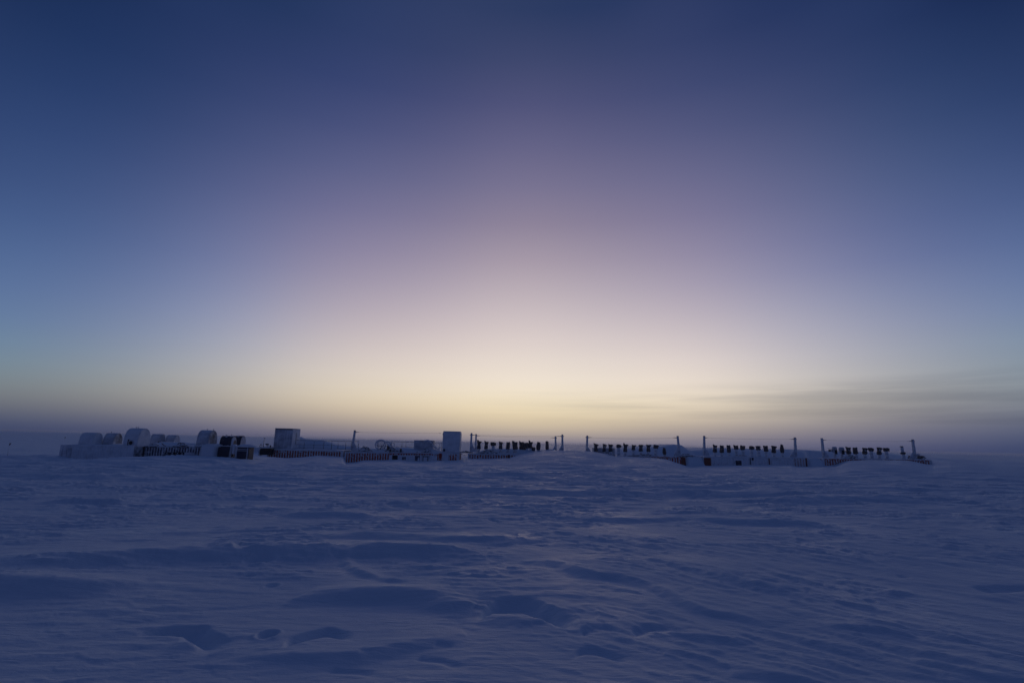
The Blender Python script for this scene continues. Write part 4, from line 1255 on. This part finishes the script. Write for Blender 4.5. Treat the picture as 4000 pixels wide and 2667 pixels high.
# ------------------------------------------------------------------ railings
def railing(px0, py0, px1, py1, drop, Y, posts, label):
    A, B = at(px0, py0, Y), at(px1, py1, Y)
    t = thing('railing', label, 'railing', A)
    d = B - A
    MB().tube([(0, 0, 0), d], .028, 6).build('top_bar', 'rail', t)
    hz = drop * Y / FPX
    MB().tube([(0, 0, -hz * .5), d + Vector((0, 0, -hz * .5))], .022, 6).build('middle_bar', 'rail', t)
    for px in posts:
        u = (px - px0) / (px1 - px0)
        p = d * u
        MB().tube([p, p + Vector((0, 0, -hz))], .025, 6).build('upright', 'rail', t)
    return t
railing(1150, 1718.5, 1403, 1723.5, 32, 58.9, (1152, 1190, 1228, 1266, 1297, 1322, 1352, 1374, 1402), 'thin rimed railing half buried by the drift behind the grey hut')
railing(1476, 1723, 1727, 1729, 36, 61.5, (1478, 1496, 1532, 1571, 1586, 1640, 1697, 1703, 1716, 1726), 'thin rimed railing running behind the coil and the long grey box')

# ------------------------------------------------------------------ weather mast group on a dark crate between the two camps
Y = 56.0
c = at(1030, 1751, Y)
t = thing('dark_crate', 'dark rounded crate with snow on its lid beside the brown container', 'crate', (c.x, Y, at(1030, 1776, Y).z))
hh = c.z - t.location.z
MB().box(-.42, .62, 0, 1.2, 0, hh, 0, .10).build('body', 'black', t)
MB().box(-.60, -.43, .1, .9, -.1, hh * .9, 0, .05).build('end_board', 'navy_ridge', t)
MB().loft([[(-.62, y, hh + .005) for y in (.0, .5, 1.2)], [(-.3, y, hh + .10 * (i != 0) + .05) for i, y in enumerate((.0, .5, 1.2))], [(.3, y, hh + .14 * (i != 0) + .04) for i, y in enumerate((.0, .5, 1.2))], [(.9, y, hh + .005) for y in (.0, .5, 1.2)]]).build('snow_cap', 'cap', t)
def gadget(name, label, cat, px, pyb):
    p = at(px, pyb, Y + .5)
    return thing(name, label, cat, p)
t = gadget('sensor_mast', 'slim dark mast with a flat head standing on the dark crate', 'mast', 1028.5, 1745)
MB().tube([(-.02, 0, -.1), (0, 0, .35), (.02, 0, .92)], .028, 6).build('pole', 'steel', t)
MB().tube([(0, 0, .05), (0, 0, .13), (.0, 0, .2)], [.05, .055, .03], 8).build('clamp', 'steel', t)
MB().box(-.045, .085, -.06, .06, .921, .955).build('head', 'steel', t)
t = gadget('ring_frame', 'small ring shaped frame at the end of the dark crate', 'frame', 1018, 1745)
MB().tube([(.13 * math.cos(q / 18 * 2 * math.pi), 0, .10 + .13 * math.sin(q / 18 * 2 * math.pi)) for q in range(19)], .02, 6).build('ring', 'steel', t)
MB().tube([(.0, 0, .23), (.03, 0, .36)], .03, 6).build('knob', 'steel', t)
MB().tube([(.0, 0, -.05), (.02, 0, .23)], .015, 6).build('rod', 'steel', t)
t = gadget('box_sensor', 'small grey box on a crooked stand beside the sensor mast', 'sensor', 1043, 1745)
MB().box(-.16, .14, -.1, .1, .20, .34, 0, .015).build('box', 'navy', t)
MB().tube([(-.02, 0, -.06), (.0, 0, .1), (.0, 0, .20)], .03, 6).build('stand', 'steel', t)
MB().tube([(.0, 0, .12), (.14, 0, .10), (.10, 0, -.04)], .022, 6).build('brace', 'steel', t)
t = gadget('valve_stub', 'dark valve stub standing right against the grey hut', 'valve', 1056, 1746)
MB().tube([(0, 0, -.1), (0, 0, .06), (0, 0, .12), (0, 0, .20)], [.05, .05, .08, .075], 10).build('stub', 'steel', t)
MB().box(-.16, .02, -.04, .04, -.03, .03).build('lever', 'steel', t)

# ------------------------------------------------------------------ marker flags out on the snow
def flag(px_b, py_b, px_t, py_t, size, label, lean_cloth=1):
    d = ray(px_b, py_b)
    g = on_ground(px_b, py_b)
    Y = min(g.y, 400.0)
    for _ in range(6):
        p = at(px_b, py_b, Y)
        zg = gz_at(p.x, Y)
        Y *= 1 + max(-.3, min(.3, (p.z - zg) / max(.3, EYE.z - zg) * .8))
    p = at(px_b, py_b, Y); T = at(px_t, py_t, Y)
    t = thing('marker_flag', label, 'marker flag', (p.x, Y, p.z), 'marker flags out on the snow')
    v = T - p
    MB().tube([(0, 0, -.3), v * .5, v], [.012, .010, .008], 6).build('pole', 'bamboo', t)
    s = size * Y / FPX
    mb = MB()
    rows_ = []
    for i in range(7):
        u = i / 6
        z0 = v.z - .02 * math.sin(u * 6); z1 = v.z - s * (1.0 - .15 * u) - .04 * math.sin(u * 5)
        yy = .10 * s * math.sin(u * 5.5)
        rows_.append([(v.x + u * s * lean_cloth, yy - .012, z0), (v.x + u * s * lean_cloth, yy + .012, z0), (v.x + u * s * lean_cloth - .03 * u, yy + .012, z1), (v.x + u * s * lean_cloth - .03 * u, yy - .012, z1)])
    mb.loft(rows_, 0, True, False).build('flag_cloth', 'flag', t)
    return t
flag(28, 1786, 37, 1730, 7.5, 'tall leaning marker flag standing alone at the edge of the plain')
flag(252, 1717, 253, 1706.5, 4, 'tiny distant marker flag beyond the snow plastered container')
p = at(3145, 1770, 72.0)
t = thing('marker_flag', 'small dark marker flag on the snow between the last two posts', 'marker flag', p, 'marker flags out on the snow')
MB().tube([(0, 0, -.4), (.05, 0, .45)], .018, 6).build('pole', 'bamboo', t)
MB().loft([[(.05 + u * .26, .04 * math.sin(u * 5) + dy, .46 - .02 * u - dz) for dy, dz in ((-.01, 0), (.01, 0), (.01, .17), (-.01, .17))] for u in (0, .35, .7, 1.0)], 0, True, False).build('flag_cloth', 'flag', t)
